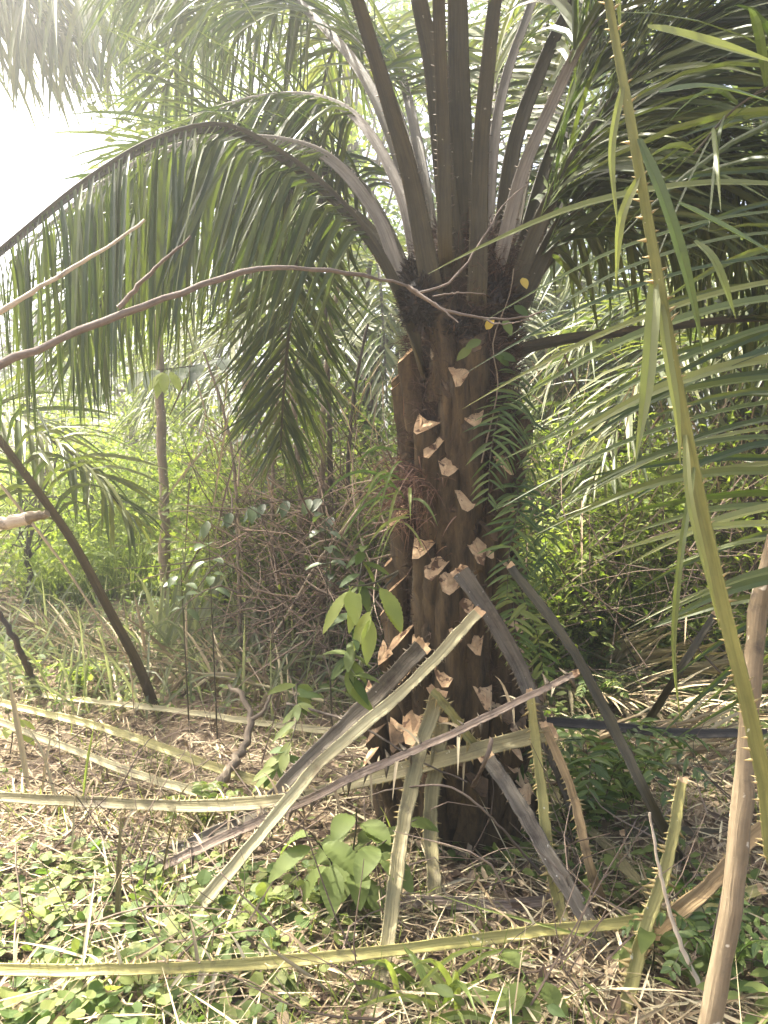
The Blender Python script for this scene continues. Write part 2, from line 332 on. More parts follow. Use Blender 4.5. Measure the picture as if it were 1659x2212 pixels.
def stub(th, z, w=.062, dep=.085, ln=.34, slope=1.15, tilt=0.0, out=.035, m='stub', mc='cut'):
    th_out = np.array([math.cos(th), math.sin(th), 0]); la = np.array([-math.sin(th), math.cos(th), 0]); n = 9; V = []; SC = SEC * [R.uniform(.9, 1.1), 1] + rng.normal(0, .03, SEC.shape); SC[1:4, 1] -= R.uniform(.08, .34); SC[:, 0] += R.uniform(-.25, .25) * np.clip(SC[:, 1], 0, 1)
    for i in range(n):
        t = i / (n - 1); zz = z - ln * (1 - t); c = np.array([*axis(zz), zz]) + th_out * (core(zz) - .015 + out * t ** 1.1 + .02)
        hw = w * (1.55 - .55 * t ** .8); dd = dep * (.5 + .5 * t ** .7); wig = 1 + .06 * math.sin(3 * t + z * 20)
        ring = c + la * (SC[:, :1] * hw * wig) + th_out * (SC[:, 1:] * dd)
        if i >= n - 2:
            q = 1.0 if i == n - 1 else .75
            ring[:, 2] += q * (-slope * (SC[:, 1] - .3) * dep + tilt * SC[:, 0] * w)
            ring += rng.normal(0, .0015, ring.shape)
        jt = 1.0 if i < n - 2 else .25; ring = ring + th_out * rng.normal(0, .0045 * jt, (len(ring), 1)) + la * rng.normal(0, .003 * jt, (len(ring), 1)); V.append(ring)
    V = np.array(V); k = 9; mb = MB(); i = np.arange(n - 1)[:, None] * k; j = np.arange(k)[None]; j2 = (j + 1) % k
    mb.add(V, np.stack([i + j, i + j2, i + k + j2, i + k + j], -1).reshape(-1, 4)); o = mb.build('leaf_stub', M[m], palm)
    cf = MB(); ring = V[-1] + np.array([0, 0, .0025]) + th_out * .001; cen = ring[[2, 6, 7]].mean(0) + rng.normal(0, .003, 3); inner = cen + (ring - cen) * .55 + rng.normal(0, .0035, ring.shape)
    jj = np.arange(k); jn = (jj + 1) % k
    cf.add(np.vstack([ring, inner, cen]), np.stack([jj, jn, jn + k, jj + k], 1)); cf.add(np.vstack([inner, cen]), np.stack([jj, jn, np.full(k, k)], 1))
    cf.build('cut_face', M[mc], o, smooth=False)
front = [(990,805,1,0),(915,912,1,.5),(1018,902,.9,-.3),(932,955,1,0),(962,1000,1,.8),(1000,1075,1,.9),(992,1143,.55,0),(906,1183,.95,.2),(1022,1178,1.1,.4),(1050,1188,.8,-.4),
 (932,1220,1,.3),(960,1243,1.1,.9),(842,1205,.9,0),(852,1276,1,-.4),(841,1240,.8,0),(982,1342,1.15,0),(862,1388,1.1,-.5),(1020,1380,1.0,-.3),(905,1392,.9,0),(872,1455,.9,0),(862,1508,.9,.3),
 (1036,1492,1.2,.5),(872,1585,.9,0),(1078,1548,1.2,.4),(1108,1690,1.2,.2),(1085,1640,1.1,.2),(900,1565,1.2,0),(958,1450,1,0),(1000,1290,.9,0),(866,800,.9,0),(876,745,.8,0),(1098,1080,.8,0),(1092,1000,.8,0),(1095,1215,.9,0),(1100,1345,1,0),(1118,1455,1.1,0)]
for (u, v, s, ti) in front:
    q = P(u, v, PY - .3); z = q[2]; a = axis(z); rr = core(z) + .08
    x = np.clip((P(u, v, PY - .2)[0] - a[0]) / rr, -.99, .99); th = -math.acos(x)
    stub(th, z, .06 * s * R.uniform(.9, 1.1), .092 * s, R.uniform(.36, .52), R.uniform(.85, 1.2), -ti * .8, .035 + .05 * max(0, 1 - z))
for i in range(40):                      # the bases round the back and sides, in their spiral
    z = 0.15 + i * 0.052; th = i * 2.399; th = (th + math.pi) % (2 * math.pi) - math.pi
    if -2.75 < th < -.4: th += math.pi
    stub(th, z, .065, .085, .35, 1.1, R.uniform(-.3, .3), .035 + .05 * max(0, 1 - z))
for i in range(12):                      # older bases between the fresh ones
    z = .55 + i * .165 + R.uniform(-.03, .03); th = -math.pi / 2 + R.uniform(-1.35, 1.35)
    stub(th, z, .06, .06, .4, 1.2, R.uniform(-.6, .6), .03, mc='stub_old')
for i in range(13):                      # a skirt of rotting bases at the foot
    th = -math.pi * (i + .5) / 13 + R.uniform(-.08, .08); z = R.uniform(.3, .72)
    stub(th, z, .055, .055, .36, 1.2, R.uniform(-.7, .7), R.uniform(.07, .14), mc='stub_old')
# splayed old bases round the foot
for (u, v, s, lean) in [(765,1405,1.2,.16),(745,1490,1.3,.2),(762,1615,1.3,.22),(800,1560,1.2,.14),(1140,1590,1.2,.16),(1150,1680,1.2,.2)]:
    q = P(u, v, PY - .15); z = max(.2, q[2]); x = np.clip((q[0] - axis(z)[0]) / .55, -.95, .95)
    stub(-math.acos(x), z, .036 * s, .042 * s, .36, 1.3, R.uniform(-.6, .6), lean * .8)
def fibre_mat():
    mb = MB(); n = 26000; z = rng.uniform(.15, 2.75, n); th = rng.uniform(0, 2 * math.pi, n); r = np.array([core(a) for a in z]) + rng.uniform(.0, .075, n) * rng.uniform(.5, 1, n)
    ax = np.array([axis(a) for a in z]); b = np.stack([ax[:, 0] + np.cos(th) * r, ax[:, 1] + np.sin(th) * r, z], 1)
    d = np.stack([np.cos(th), np.sin(th), 0 * th], 1) * rng.uniform(.1, .9, (n, 1)) + rng.normal(0, .5, (n, 3)) + [0, 0, .45]
    leaves(mb, b, d, rng.normal(0, 1, (n, 3)), rng.uniform(.02, .11, n), rng.uniform(.0015, .006, n), 3, .9, .2, 'blade')
    mb.build('trunk_fibre', M['fibre'], palm, smooth=False)
    mb = MB(); n = 420                                     # the reddish tuft on the left of the trunk
    c = P(885, 1065, PY - .25); b = c + rng.normal(0, 1, (n, 3)) * [.075, .05, .09]
    d = np.stack([rng.normal(-.5, .6, n), rng.normal(-.4, .5, n), rng.normal(-.2, .7, n)], 1)
    leaves(mb, b, d, rng.normal(0, 1, (n, 3)), rng.uniform(.06, .2, n), rng.uniform(.002, .006, n), 4, .7, .2, 'blade')
    mb.build('loose_fibre', M['fibre_red'], palm, smooth=False)
fibre_mat()
def bunch(u, v, Y, sx, sz, nm='fruit_bunch'):
    c = P(u, v, Y); mb = MB(); n = 700; q = nrm(rng.normal(0, 1, (n, 3))); b = c + q * [sx, sx * .8, sz] * rng.uniform(.55, 1, (n, 1))
    leaves(mb, b, q + rng.normal(0, .35, (n, 3)) + [0, 0, .3], rng.normal(0, 1, (n, 3)), rng.uniform(.02, .055, n), rng.uniform(.008, .018, n), 3, .1, .6, 'lance')
    k = 12; zz = np.linspace(-1, 1, 9); pts = c + np.outer(zz, [0, 0, sz * .85]); T, S, N = frames(pts, [1, 0, 0])
    loft(mb, pts, sx * .75 * np.sqrt(np.clip(1 - zz ** 2, .02, 1)), circ(k), S, N); mb.build(nm, M['fruit'], palm, smooth=False)
bunch(902, 650, 3.5, .075, .12); bunch(905, 600, 3.55, .07, .07); bunch(1065, 650, 3.58, .1, .11); bunch(985, 705, 3.55, .09, .07)
# fronds: (points, base width m, tip width, start, leaflet length, number, options)
FR = [
 ([(905,760,3.52),(870,650,3.5),(800,520,3.42),(700,408,3.34),(600,332,3.28),(480,276,3.22),(340,305,3.15),(200,385,3.1),(60,495,3.05),(-110,640,3.0),(-220,760,3.0)], .085,.022,.26,.8,95, dict(droop=2.6,lift=.12,vee=-1.1,W=.026,seg=7,cpow=.4,jit=.12)),
 ([(885,640,3.6),(862,590,3.6),(815,468,3.65),(720,350,3.7),(610,306,3.75),(450,302,3.8),(300,350,3.85),(150,450,3.9),(20,570,3.95)], .075,.02,.36,.85,70, dict(mr='rachis_grey',droop=2.6,lift=.12,vee=-1.1,W=.026,seg=7,cpow=.4,jit=.12)),
 ([(905,600,3.7),(870,430,3.8),(800,290,3.95),(720,222,4.1),(600,205,4.3),(450,240,4.5),(320,310,4.6),(180,420,4.7)], .07,.02,.38,.8,75, dict(mr='rachis_grey',droop=2.6,lift=.12,vee=-1.1,W=.026,seg=7,cpow=.4,jit=.12)),
 ([(935,640,3.5),(890,400,3.42),(845,240,3.35),(790,60,3.3),(730,-120,3.2),(640,-300,3.0),(500,-430,2.8),(330,-480,2.6)], .115,.025,.62,.9,45, dict()),
 ([(930,600,3.7),(885,410,3.85),(800,190,4.1),(700,60,4.4),(560,-60,4.8),(400,-100,5.2),(250,-60,5.6)], .085,.02,.5,.8,60, dict(droop=2.2,lift=.1,vee=-.8,W=.028)),
 ([(985,620,3.55),(955,330,3.5),(935,150,3.48),(905,0,3.45),(870,-200,3.35),(820,-420,3.1),(760,-560,2.7)], .125,.04,.72,.9,30, dict(spine=.01)),
 ([(962,540,3.45),(958,300,3.38),(950,100,3.3),(945,-60,3.22),(930,-250,3.0),(910,-420,2.6)], .075,.04,.78,.9,24, dict(mr='rachis')),
 ([(1005,620,3.6),(995,330,3.58),(990,150,3.57),(988,0,3.55),(980,-250,3.5),(960,-480,3.4),(900,-650,3.2)], .15,.05,.70,.9,34, dict(spine=.01)),
 ([(1030,640,3.5),(1038,330,3.46),(1055,130,3.42),(1075,-40,3.4),(1110,-250,3.3),(1170,-440,3.1)], .1,.04,.72,.9,30, dict()),
 ([(1048,600,3.65),(1065,330,3.75),(1090,180,3.85),(1130,60,3.95),(1180,-60,4.1),(1280,-180,4.3),(1400,-240,4.6)], .065,.025,.6,.85,60, dict(mr='rachis_grey')),
 ([(1075,600,3.6),(1105,340,3.65),(1160,170,3.7),(1230,20,3.75),(1330,-120,3.8),(1480,-220,3.9),(1650,-240,4.0)], .095,.025,.55,.85,70, dict()),
 ([(1080,560,3.55),(1128,375,3.5),(1190,230,3.46),(1275,60,3.42),(1380,-60,3.4),(1520,-140,3.4),(1680,-160,3.4)], .075,.025,.5,.85,70, dict(mr='rachis_grey')),
 ([(1105,640,3.6),(1180,450,3.55),(1290,270,3.5),(1420,110,3.45),(1560,20,3.4),(1720,-20,3.35),(1850,10,3.3)], .09,.02,.25,.9,110, dict(vee=-.5,W=.03)),
 ([(1115,680,3.6),(1230,460,3.7),(1380,380,3.8),(1540,350,3.9),(1720,360,4.0),(1900,420,4.1)], .09,.02,.2,.85,110, dict(vee=-.5,W=.03)),
 ([(1100,770,3.75),(1210,735,3.9),(1400,712,4.2),(1650,688,4.6),(1850,720,5.0)], .065,.03,.6,.8,40, dict(mr='rachis')),
 ([(1120,660,3.8),(1180,480,4.1),(1260,330,4.5),(1340,280,4.9),(1400,330,5.3),(1430,460,5.5)], .08,.02,.3,.85,95, dict(W=.034)),
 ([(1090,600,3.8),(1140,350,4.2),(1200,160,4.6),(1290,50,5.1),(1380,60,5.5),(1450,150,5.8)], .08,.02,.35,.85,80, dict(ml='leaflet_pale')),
 ([(1110,640,3.7),(1210,400,3.75),(1330,230,3.8),(1460,190,3.85),(1560,280,3.9),(1620,430,3.9)], .08,.02,.3,.8,100, dict(W=.03,vee=-.3)),
 ([(1100,640,3.75),(1190,330,4.0),(1300,120,4.3),(1450,30,4.6),(1600,80,4.8),(1720,200,4.9)], .08,.02,.3,.85,100, dict(W=.034)),
 ([(1110,660,3.8),(1260,480,4.1),(1420,450,4.4),(1570,520,4.6),(1680,640,4.7)], .08,.02,.25,.8,90, dict(W=.032,vee=-.3)),
 ([(900,640,3.9),(780,400,4.3),(620,300,4.7),(450,330,5.0),(330,450,5.2),(270,620,5.3)], .07,.02,.3,.8,100, dict(W=.03)),
 ([(890,620,3.9),(760,460,4.2),(560,400,4.5),(380,460,4.8),(250,600,5.0),(160,780,5.0)], .07,.02,.3,.8,100, dict(W=.03,vee=-.3)),
 ([(930,560,3.8),(860,250,4.2),(740,50,4.7),(560,0,5.2),(420,80,5.6),(350,200,5.8)], .07,.02,.35,.8,90, dict(W=.03)),
 ([(900,640,3.9),(820,470,4.2),(740,370,4.5),(680,390,4.75),(650,500,4.9),(628,680,5.0),(612,860,5.0),(606,970,5.0)], .075,.012,.42,.62,105, dict(W=.026,lat=(1,.15,0),droop=.35,ang=(30,62))),
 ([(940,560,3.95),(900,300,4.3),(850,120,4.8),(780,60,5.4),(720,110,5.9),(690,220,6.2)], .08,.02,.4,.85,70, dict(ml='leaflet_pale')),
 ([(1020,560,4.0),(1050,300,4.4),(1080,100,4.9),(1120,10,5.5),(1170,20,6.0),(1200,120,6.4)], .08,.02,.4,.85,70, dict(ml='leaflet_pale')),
]
for pts, w0, w1, st, L, n, kw in FR:
    k2 = dict(droop=.75); k2.update(kw)
    u0, v0, _y = pts[0]; v0 += 75
    frond(palm, [P(u0 + (990 - u0) * .25, v0, PY - .02)] + UV(pts), w0, w1, st, L, n, facing=(0, -1, .15), **k2)

# ------------------------------------------------------------------ cut stalks lying about the palm
def stalk(pts, w0, w1, mr, label, spine=.02, ms='spine', thick=.6, name='cut_frond_stalk', facing=(0, -.75, .65), cut=True, group='cut palm frond stalks round the palm', stubs=0, sp=.023, flutes=0):
    p, L = spline(pts, max(14, int(40))); T = nrm(np.gradient(p, axis=0)); ref = np.cross(T.mean(0), facing)
    T, S, N = frames(p, ref)
    if (N * np.asarray(facing)).sum(1).mean() < 0: N = -N
    t = np.linspace(0, 1, len(p)); wr = (w0 + (w1 - w0) * t) / 2 * (1 + .05 * np.sin(t * 23 + w0 * 99) + rng.normal(0, .025, len(p))); p = p + S * (.006 * np.sin(t * 9 + w0 * 50))[:, None] + rng.normal(0, .0012, p.shape)
    wr = wr * .86; root = thing(name, p[0] if p[0][2] < p[-1][2] else p[-1], label, 'palm stalk', group)
    mb = MB(); V = petiole(mb, p, wr, S, N, thick)
    if spine: spines(mb, p, wr, S, T, N, sp, spine, 1.0, 1)
    if cut:
        cb = MB(); ring = V[0] - T[0] * rng.uniform(.002, .028, (len(V[0]), 1)); c = ring.mean(0) - T[0] * .004; k = len(ring); j = np.arange(k); ring2 = None
        cb.add(np.vstack([ring, c]), np.stack([j, (j + 1) % k, np.full(k, k)], 1)); rr2 = V[0] + T[0] * .002 + (V[0] - V[0].mean(0)) * .03; cb.add(np.vstack([rr2, ring]), np.stack([j, (j + 1) % k, (j + 1) % k + k, j + k], 1)); cb.build('cut_end', M['cut'], root, smooth=False)
    if stubs:
        s = rng.uniform(.03, .97, stubs); f = lambda a: np.stack([np.interp(s, t, a[:, k]) for k in range(3)], 1)
        sg = np.sign(rng.uniform(-1, 1, (stubs, 1))); d = f(S) * sg + f(T) * .5 + rng.normal(0, .3, (stubs, 3))
        leaves(mb, f(p) + f(S) * sg * (np.interp(s, t, wr)[:, None] * .8), d, f(N), rng.uniform(.03, .16, stubs), rng.uniform(.006, .014, stubs), 4, .9, .4, 'blade', 2)
    mb.build('stalk', [M[mr], M[ms], M['straw']], root)
    return root
def gp(l, off=.03): return [G(u, v, off) if len(r) == 0 else P(u, v, r[0]) for (u, v, *r) in l]
stalk(gp([(1640,1925),(1560,1945),(1380,1985),(1180,2008),(840,2058),(530,2086),(250,2092),(-60,2090)], .13), .05,.038,'rachis_yellow','long yellow-green spiny stalk lying right across the foreground', .016, stubs=46)
STALK_A = bpy.data.objects['cut_frond_stalk']
stalk([P(1188,1578,3.2), P(1060,1610,3.2), P(900,1655,3.25), P(740,1700,3.35), P(640,1728,3.35), P(440,1742,3.45), P(250,1732,3.5), P(0,1722,3.5), P(-120,1715,3.5)], .085,.05,'rachis_olive','broad olive stalk with ragged cut end before the palm, running to the left edge', .018, stubs=26)
stalk([G(600,1702,.08), (G(600,1702,.08) + P(-60,1500,4.6)) / 2 + [0, 0, .03], P(-60,1500,4.6)], .062,.045,'rachis_yellow','yellow stalk slanting left behind the grey crooked branch, upper of the two parallel stalks', .014)
stalk([G(450,1718,.06), (G(450,1718,.06) + P(-50,1535,4.3)) / 2 - [0, 0, .03], P(-50,1535,4.3)], .055,.04,'rachis_pale','pale stalk ending at the foot of the crooked branch, lower of the two parallel stalks', .016)
stalk([G(760,1585,.06), G(90,1500,.1)], .055,.04,'rachis_pale','pale stalk on the ground passing the foot of the leaning dark stem', .014)
stalk([P(908,1396,3.33), P(770,1545,3.36), P(640,1668,3.4), P(540,1755,3.45), G(290,1880,.03)], .095,.05,'rachis_slate','slate grey saw-edged stalk propped against the left of the palm', .016, 'spine_dark')
stalk([P(1032,1326,3.15), P(880,1480,3.12), P(700,1645,3.05), P(600,1760,3.0), G(402,1985,.03)], .055,.062,'rachis_pale','pale cream saw-edged stalk leaning across the palm down to the bare soil', .014, 'spine_dark')
stalk([P(1242,1460,3.0), P(1000,1572,3.02), P(800,1660,3.05), P(640,1742,3.08), G(310,1885,.04)], .032,.05,'rachis_brown','weathered purple-brown stalk with bristling leaflet stumps, crossing in front of the trunk', .035, 'spine_dark', sp=.06, stubs=20)
stalk([P(992,1236,3.28), P(1060,1335,3.26), P(1130,1455,3.24), P(1170,1570,3.22), G(1250,1790,.02)], .088,.05,'rachis_slate','dark slate stalk leaning on the trunk front, its chopped end uppermost', .016, 'spine_dark', facing=(.1, -1, .2))
stalk([P(1148,1500,3.12), P(1160,1650,3.05), P(1185,1820,2.95), P(1210,1960,2.9), G(1225,2050,.0)], .04,.058,'rachis_yellow','upright yellow spiny stalk right of the trunk, beside the orange brown one', .022)
stalk([P(1180,1570,3.1), P(1235,1720,2.98), P(1280,1880,2.86), G(1318,2005,.0)], .04,.045,'rachis_orange','orange brown grooved stalk standing right of the yellow one', .016)
stalk([P(936,1490,3.15), P(975,1545,3.18), P(1020,1600,3.24), P(1060,1650,3.3)], .042,.055,'rachis_yellow','short yellow spiny stalk slanting down in front of the trunk behind the olive stalk', .022)
stalk([P(1052,1640,3.12), P(1150,1785,2.95), P(1230,1925,2.8), G(1310,2080,.0)], .07,.075,'rachis_slate','slate grey stalk sloping down to the right from the palm foot', .013, 'spine_dark')
stalk([P(945,1500,3.2), P(905,1620,3.1), P(872,1800,2.85), P(842,1985,2.6), G(795,2240,.0)], .072,.052,'rachis_olive','tall olive stalk slanting from the trunk down to the bottom of the picture', .014, facing=(0, -1, .3))
stalk([P(950,1560,3.28), P(935,1720,3.2), P(932,1850,3.1), G(940,1990,.0)], .075,.06,'rachis_olive','short upright olive grey stalk behind the tall slanting one', .014, facing=(0, -1, .3))
stalk([P(1105,1225,3.3), P(1230,1400,3.15), P(1330,1580,3.05), P(1410,1740,2.95), G(1470,1870,.0)], .05,.055,'rachis','dark olive stalk leaning from behind the hanging fern down to the right', .01, 'spine_dark')
stalk([P(1545,1330,3.9), P(1440,1490,3.9), G(1365,1625,.02)], .04,.05,'rachis','thin dark stalk slanting up to the right beyond the horizontal black one', .01, 'spine_dark')
stalk([P(1182,1558,3.8), P(1350,1574,3.85), P(1480,1582,3.9), P(1660,1588,3.95)], .055,.06,'rachis_black','black horizontal stalk sticking out to the right of the trunk', .008, 'spine_dark')
stalk([P(1475,1690,2.75), P(1440,1850,2.62), P(1400,2000,2.5), P(1360,2140,2.4), G(1325,2260,.0)], .045,.06,'rachis_yellow','yellow-green thorny stalk standing between the tan sapling and the palm', .024, facing=(0, -1, .3))
stalk(gp([(1500,2010),(1400,1925),(1310,1830),(1225,1745),(1190,1700)], .08), .06,.05,'rachis_olive','olive stalk with pale ridge lying in the right-hand shade', .012)
stalk([G(1370,2065,.04), P(1480,1958,2.65), P(1590,1850,2.75), P(1680,1760,2.85)], .07,.055,'rachis_orange','amber stalk rising to the right behind the tan sapling', .012)
stalk([G(1010,1735,.1), P(1040,1660,3.1), P(1062,1595,3.08)], .06,.02,'rachis_brown','short split brown stump of stalk standing before the trunk foot', 0, cut=False)
stalk(gp([(560,1900),(700,1850),(860,1745),(960,1700)], .05), .055,.06,'rachis_olive','dull olive stalk on the ground behind the broad-leaved seedling', .012)
stalk(gp([(860,1950),(1050,1955),(1230,1945)], .04), .055,.05,'rachis_brown','old brown stalk lying under the right-hand stalks, half hidden', .008, 'spine_dark')
stalk(gp([(1350,1800),(1480,1795),(1640,1805)], .05), .05,.045,'rachis','dim stalk lying on the ground behind the tan sapling', .008, 'spine_dark')
stalk(gp([(400,1830),(330,1800),(220,1775)], .03), .05,.04,'rachis_pale','short pale length of stalk on the ground below the left-hand stalks', .01)

def dryrib(pts, W):
    p, _ = spline(pts, 14); T = nrm(np.gradient(p, axis=0)); S = nrm(np.cross(T, [0.1, -.8, .6])); N = np.cross(S, T); s_ = np.linspace(0, 1, 14); h = (W / 2 * PROF['strip'](s_))[:, None]
    mb = MB(); V = np.stack([p - S * h + N * h * .5, p, p + S * h + N * h * .5], 1); i = (np.arange(13) * 3)[:, None] + np.arange(2)[None]; mb.add(V, np.stack([i, i + 1, i + 4, i + 3], -1).reshape(-1, 4)); return mb
for l in [[(20,2105,2.62),(18,2150,2.55),(45,2185,2.5),(122,2182,2.48)], [(105,2105,2.62),(112,2150,2.52),(130,2190,2.46),(150,2230,2.4)], [(188,2105,2.62),(200,2150,2.52),(232,2195,2.44),(262,2225,2.4)], [(222,2105,2.62),(235,2160,2.55),(252,2190,2.5)],
          [(560,2078,2.68),(640,2058,2.62),(700,2030,2.6),(715,2008,2.6)], [(480,2070,2.66),(540,2072,2.6),(620,2088,2.55)], [(860,2052,2.68),(905,2110,2.6),(935,2190,2.5)]]:
    dryrib(UV(l), .013).build('dry_leaflet', M['straw'], STALK_A, smooth=False)
for k, (l, W, m, lab) in enumerate([([(252,2045,2.75),(256,1950,2.72),(258,1850,2.7),(262,1745,2.7)], .02, 'rachis_olive', 'upright olive blade standing between the two long stalks at the left'), ([(62,1700,3.4),(45,1600,3.38),(28,1510,3.36),(14,1430,3.35)], .024, 'straw', 'pointed straw blade standing at the left edge'),
     ([(120,1720,3.4),(90,1620,3.4),(50,1560,3.4)], .012, 'straw', 'thin bent straw blade beside the pointed one'), ([(92,1710,3.45),(100,1650,3.4),(112,1575,3.4)], .014, 'straw', 'short straw blade with a split tip at the left'), ([(155,1840,3.0),(160,1760,3.0),(163,1690,3.0)], .008, 'straw', 'thin dry stem rising through the flat stalk at the left'),
     ([(180,1720,3.4),(190,1640,3.4),(205,1560,3.4)], .012, 'creeper', 'thin green blade behind the flat stalk at the left')]):
    dryrib(UV(l), W).build('blade_tmp', M[m], None, origin=P(*l[0]), smooth=False); o = bpy.data.objects['blade_tmp']; o.name = 'dry_grass_stem'; tag(o, lab, 'dry leaf')

# a dry frond on the ground at the left, and the heap of old leaves at the right
def dryfrond(pts, L, n, label, ml='leaflet_dry', mr='rachis_pale', lat=None, w=.03, droop=.5, start=.1, grp='dried fronds on the ground', jit=.25, W=.03):
    root = thing('fallen_frond', pts[0], label, 'palm frond', grp)
    frond(root, pts, w, .01, start, L, n, W, lat=lat, droop=droop, mr=mr, ml=ml, spine=0, lift=.15, jit=jit); return root
dryfrond(gp([(700,1515),(560,1480),(400,1450),(200,1420),(20,1330)], .2), .5, 60, 'straw-coloured dry frond flat on the ground behind the leaning stem', ml='straw')
dryfrond(gp([(1180,1480),(1300,1500),(1450,1530),(1620,1560)], .10), .6, 60, 'dry straw frond in the heap just above the black stalk', ml='straw')
dryfrond(gp([(1250,1400),(1350,1440),(1480,1470),(1659,1490)], .12), .6, 60, 'dry olive frond at the back of the right-hand heap', ml='leaflet_dry')
dryfrond(gp([(1200,1600),(1340,1640),(1480,1650),(1600,1640)], .06), .5, 50, 'dry frond fallen below the black stalk', ml='straw')

# the leaning stem at the left with leaflets at its upper end
root = thing('leaning_frond', G(340, 1545), 'dark spiny frond stem standing in the ground at the left and leaning left', 'palm frond')
frond(root, [G(342,1548,-.03), P(300,1440,5.35), P(240,1325,5.1), P(160,1175,4.8), P(70,1045,4.5), P(-40,900,4.2), P(-150,780,3.9)], .08,.038, .60, .6, 18, W=.03, lat=(.75,-.3,.3), droop=1.6, mr='rachis', ml='leaflet', spine=.014, facing=(0,-1,0))
# the drooping frond tip hanging at the left
root = thing('drooping_frond', onground(-3.2, 5.6), 'grey green frond drooping into the picture from the left edge', 'palm frond')
frond(root, [onground(-3.2,5.6), np.array([-3.1,5.5,1.3]), P(-40,905,5.1), P(80,935,5.0), P(190,1010,4.9), P(280,1120,4.85)], .06,.012, .45, .55, 55, droop=.9, ml='leaflet_pale', lat=(.3,1,.3), spine=0)
# upright strap leaves behind: a young palm seedling
root = thing('palm_seedling', G(440, 1420), 'clump of narrow upright grey green strap leaves behind the dry frond', 'young palm')
mb = MB(); b = np.array([G(R.uniform(330,560), R.uniform(1395,1440), 0) for _ in range(34)]); n = len(b)
leaves(mb, b, np.stack([rng.normal(.12,.22,n), rng.normal(0,.15,n), np.ones(n)],1), [0,-1,.2], rng.uniform(.5,1.0,n), rng.uniform(.03,.045,n), 7, rng.uniform(.1,.9,n), .3, 'strip', cpow=2.0); mb.build('strap_leaves', M['strap'], root, smooth=False)

# ------------------------------------------------------------------ neighbouring palms out of the frame whose fronds reach in
nb = thing('oil_palm', onground(-5.6, 8.6), 'neighbouring oil palm whose leaflets hang as a fringe across the top left corner', 'palm tree')
mb = MB(); tube(mb, [onground(-5.6,8.6,-.1), np.array([-5.5,8.6,4]), np.array([-5.4,8.5,6.4])], .3, .26, 20, 14, wob=.012); mb.build('trunk', M['trunk'], nb)
for pts in [[(-270,60,8.5),(-150,-120,8.3),(60,-160,8.0),(260,-80,7.8),(400,10,7.7),(470,90,7.6)], [(-270,60,8.5),(-180,-60,8.1),(-60,-100,7.8),(90,-60,7.5),(200,10,7.3),(280,80,7.2)],
            [(-270,60,8.5),(-230,-40,8.7),(-120,-80,8.8),(0,-50,8.9),(110,10,9.0),(180,90,9.1)], [(-270,60,8.5),(-150,-180,8.7),(100,-250,8.9),(350,-180,9.1),(500,-70,9.2),(580,30,9.3)],
            [(-270,60,8.5),(-200,-10,8.3),(-90,-30,8.0),(40,10,7.8),(150,90,7.7)], [(-270,60,8.5),(-120,-70,9.2),(80,-110,9.6),(260,-50,9.8),(400,60,9.9)], [(-270,60,8.5),(-300,-100,8.0),(-250,-180,7.5),(-130,-160,7.2),(-20,-80,7.0)]]:
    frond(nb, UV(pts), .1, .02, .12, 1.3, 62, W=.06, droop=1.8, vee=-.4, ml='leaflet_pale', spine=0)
yp = thing('young_oil_palm', onground(1.32, 1.75), 'young oil palm at the right edge sending a long thorny frond up across the picture', 'palm tree')
mb = MB(); tube(mb, [onground(1.38,1.75,-.1), onground(1.38,1.78,.35)], .13, .1, 6, 12, wob=.01); mb.build('trunk', M['trunk'], yp)
def ribbons(parent, rows, ml, nm='leaflets', seg=14, fold=.4):
    """leaflets that each follow a curve of their own: rows of (points, width)"""
    mb = MB()
    for pts, W in rows:
        p, _ = spline(pts, seg); T = nrm(np.gradient(p, axis=0)); up = nrm(np.array([R.uniform(-.25, .25), -.8, .6 + R.uniform(-.3, .3)]))
        S = nrm(np.cross(T, up)); N = np.cross(S, T); s = np.linspace(0, 1, seg); h = (W / 2 * PROF['strip'](s))[:, None]
        V = np.stack([p - S * h + N * h * fold, p, p + S * h + N * h * fold], 1); i = (np.arange(seg - 1) * 3)[:, None] + np.arange(2)[None]
        mb.add(V, np.stack([i, i + 1, i + 4, i + 3], -1).reshape(-1, 4))
    return mb.build(nm, M[ml], parent, smooth=False)
wf = frond(yp, [onground(1.34,1.75,.15), P(1720,1950,1.62), P(1655,1700,1.6), P(1610,1500,1.58), P(1555,1280,1.56), P(1485,950,1.54), P(1425,620,1.52), P(1360,250,1.5), P(1310,-20,1.48), P(1250,-350,1.42), P(1150,-650,1.3), P(1020,-850,1.1)], .048,.009, .82, .4, 14, W=.022, droop=2.2, mr='rachis_green', ml='leaflet_pale', ms='spine', spine=.012, facing=(-.3,-1,.0))
ribbons(wf, [(UV(l), W) for l, W in [([(1412,600,1.53),(1408,700,1.5),(1395,850,1.48),(1372,1005,1.47)], .026), ([(1380,300,1.5),(1440,450,1.47),(1490,620,1.46),(1520,770,1.47)], .022),
  ([(1425,640,1.53),(1440,760,1.5),(1462,900,1.48),(1470,1010,1.48)], .018), ([(1465,440,1.53),(1560,490,1.55),(1690,560,1.58)], .026), ([(1400,60,1.5),(1500,85,1.55),(1690,140,1.6)], .028), ([(1425,200,1.5),(1540,190,1.55),(1700,230,1.62)], .022),
  ([(1500,520,1.5),(1545,570,1.48),(1590,690,1.48)], .018), ([(1480,940,1.54),(1490,1080,1.5),(1530,1250,1.48),(1555,1360,1.48)], .014), ([(1345,180,1.5),(1320,330,1.48),(1335,500,1.46)], .014), ([(1380,380,1.51),(1340,480,1.5),(1330,620,1.5)], .016),
  ([(1500,1010,1.54),(1470,1200,1.5),(1455,1400,1.5),(1470,1560,1.5)], .012)]], 'leaflet_pale')
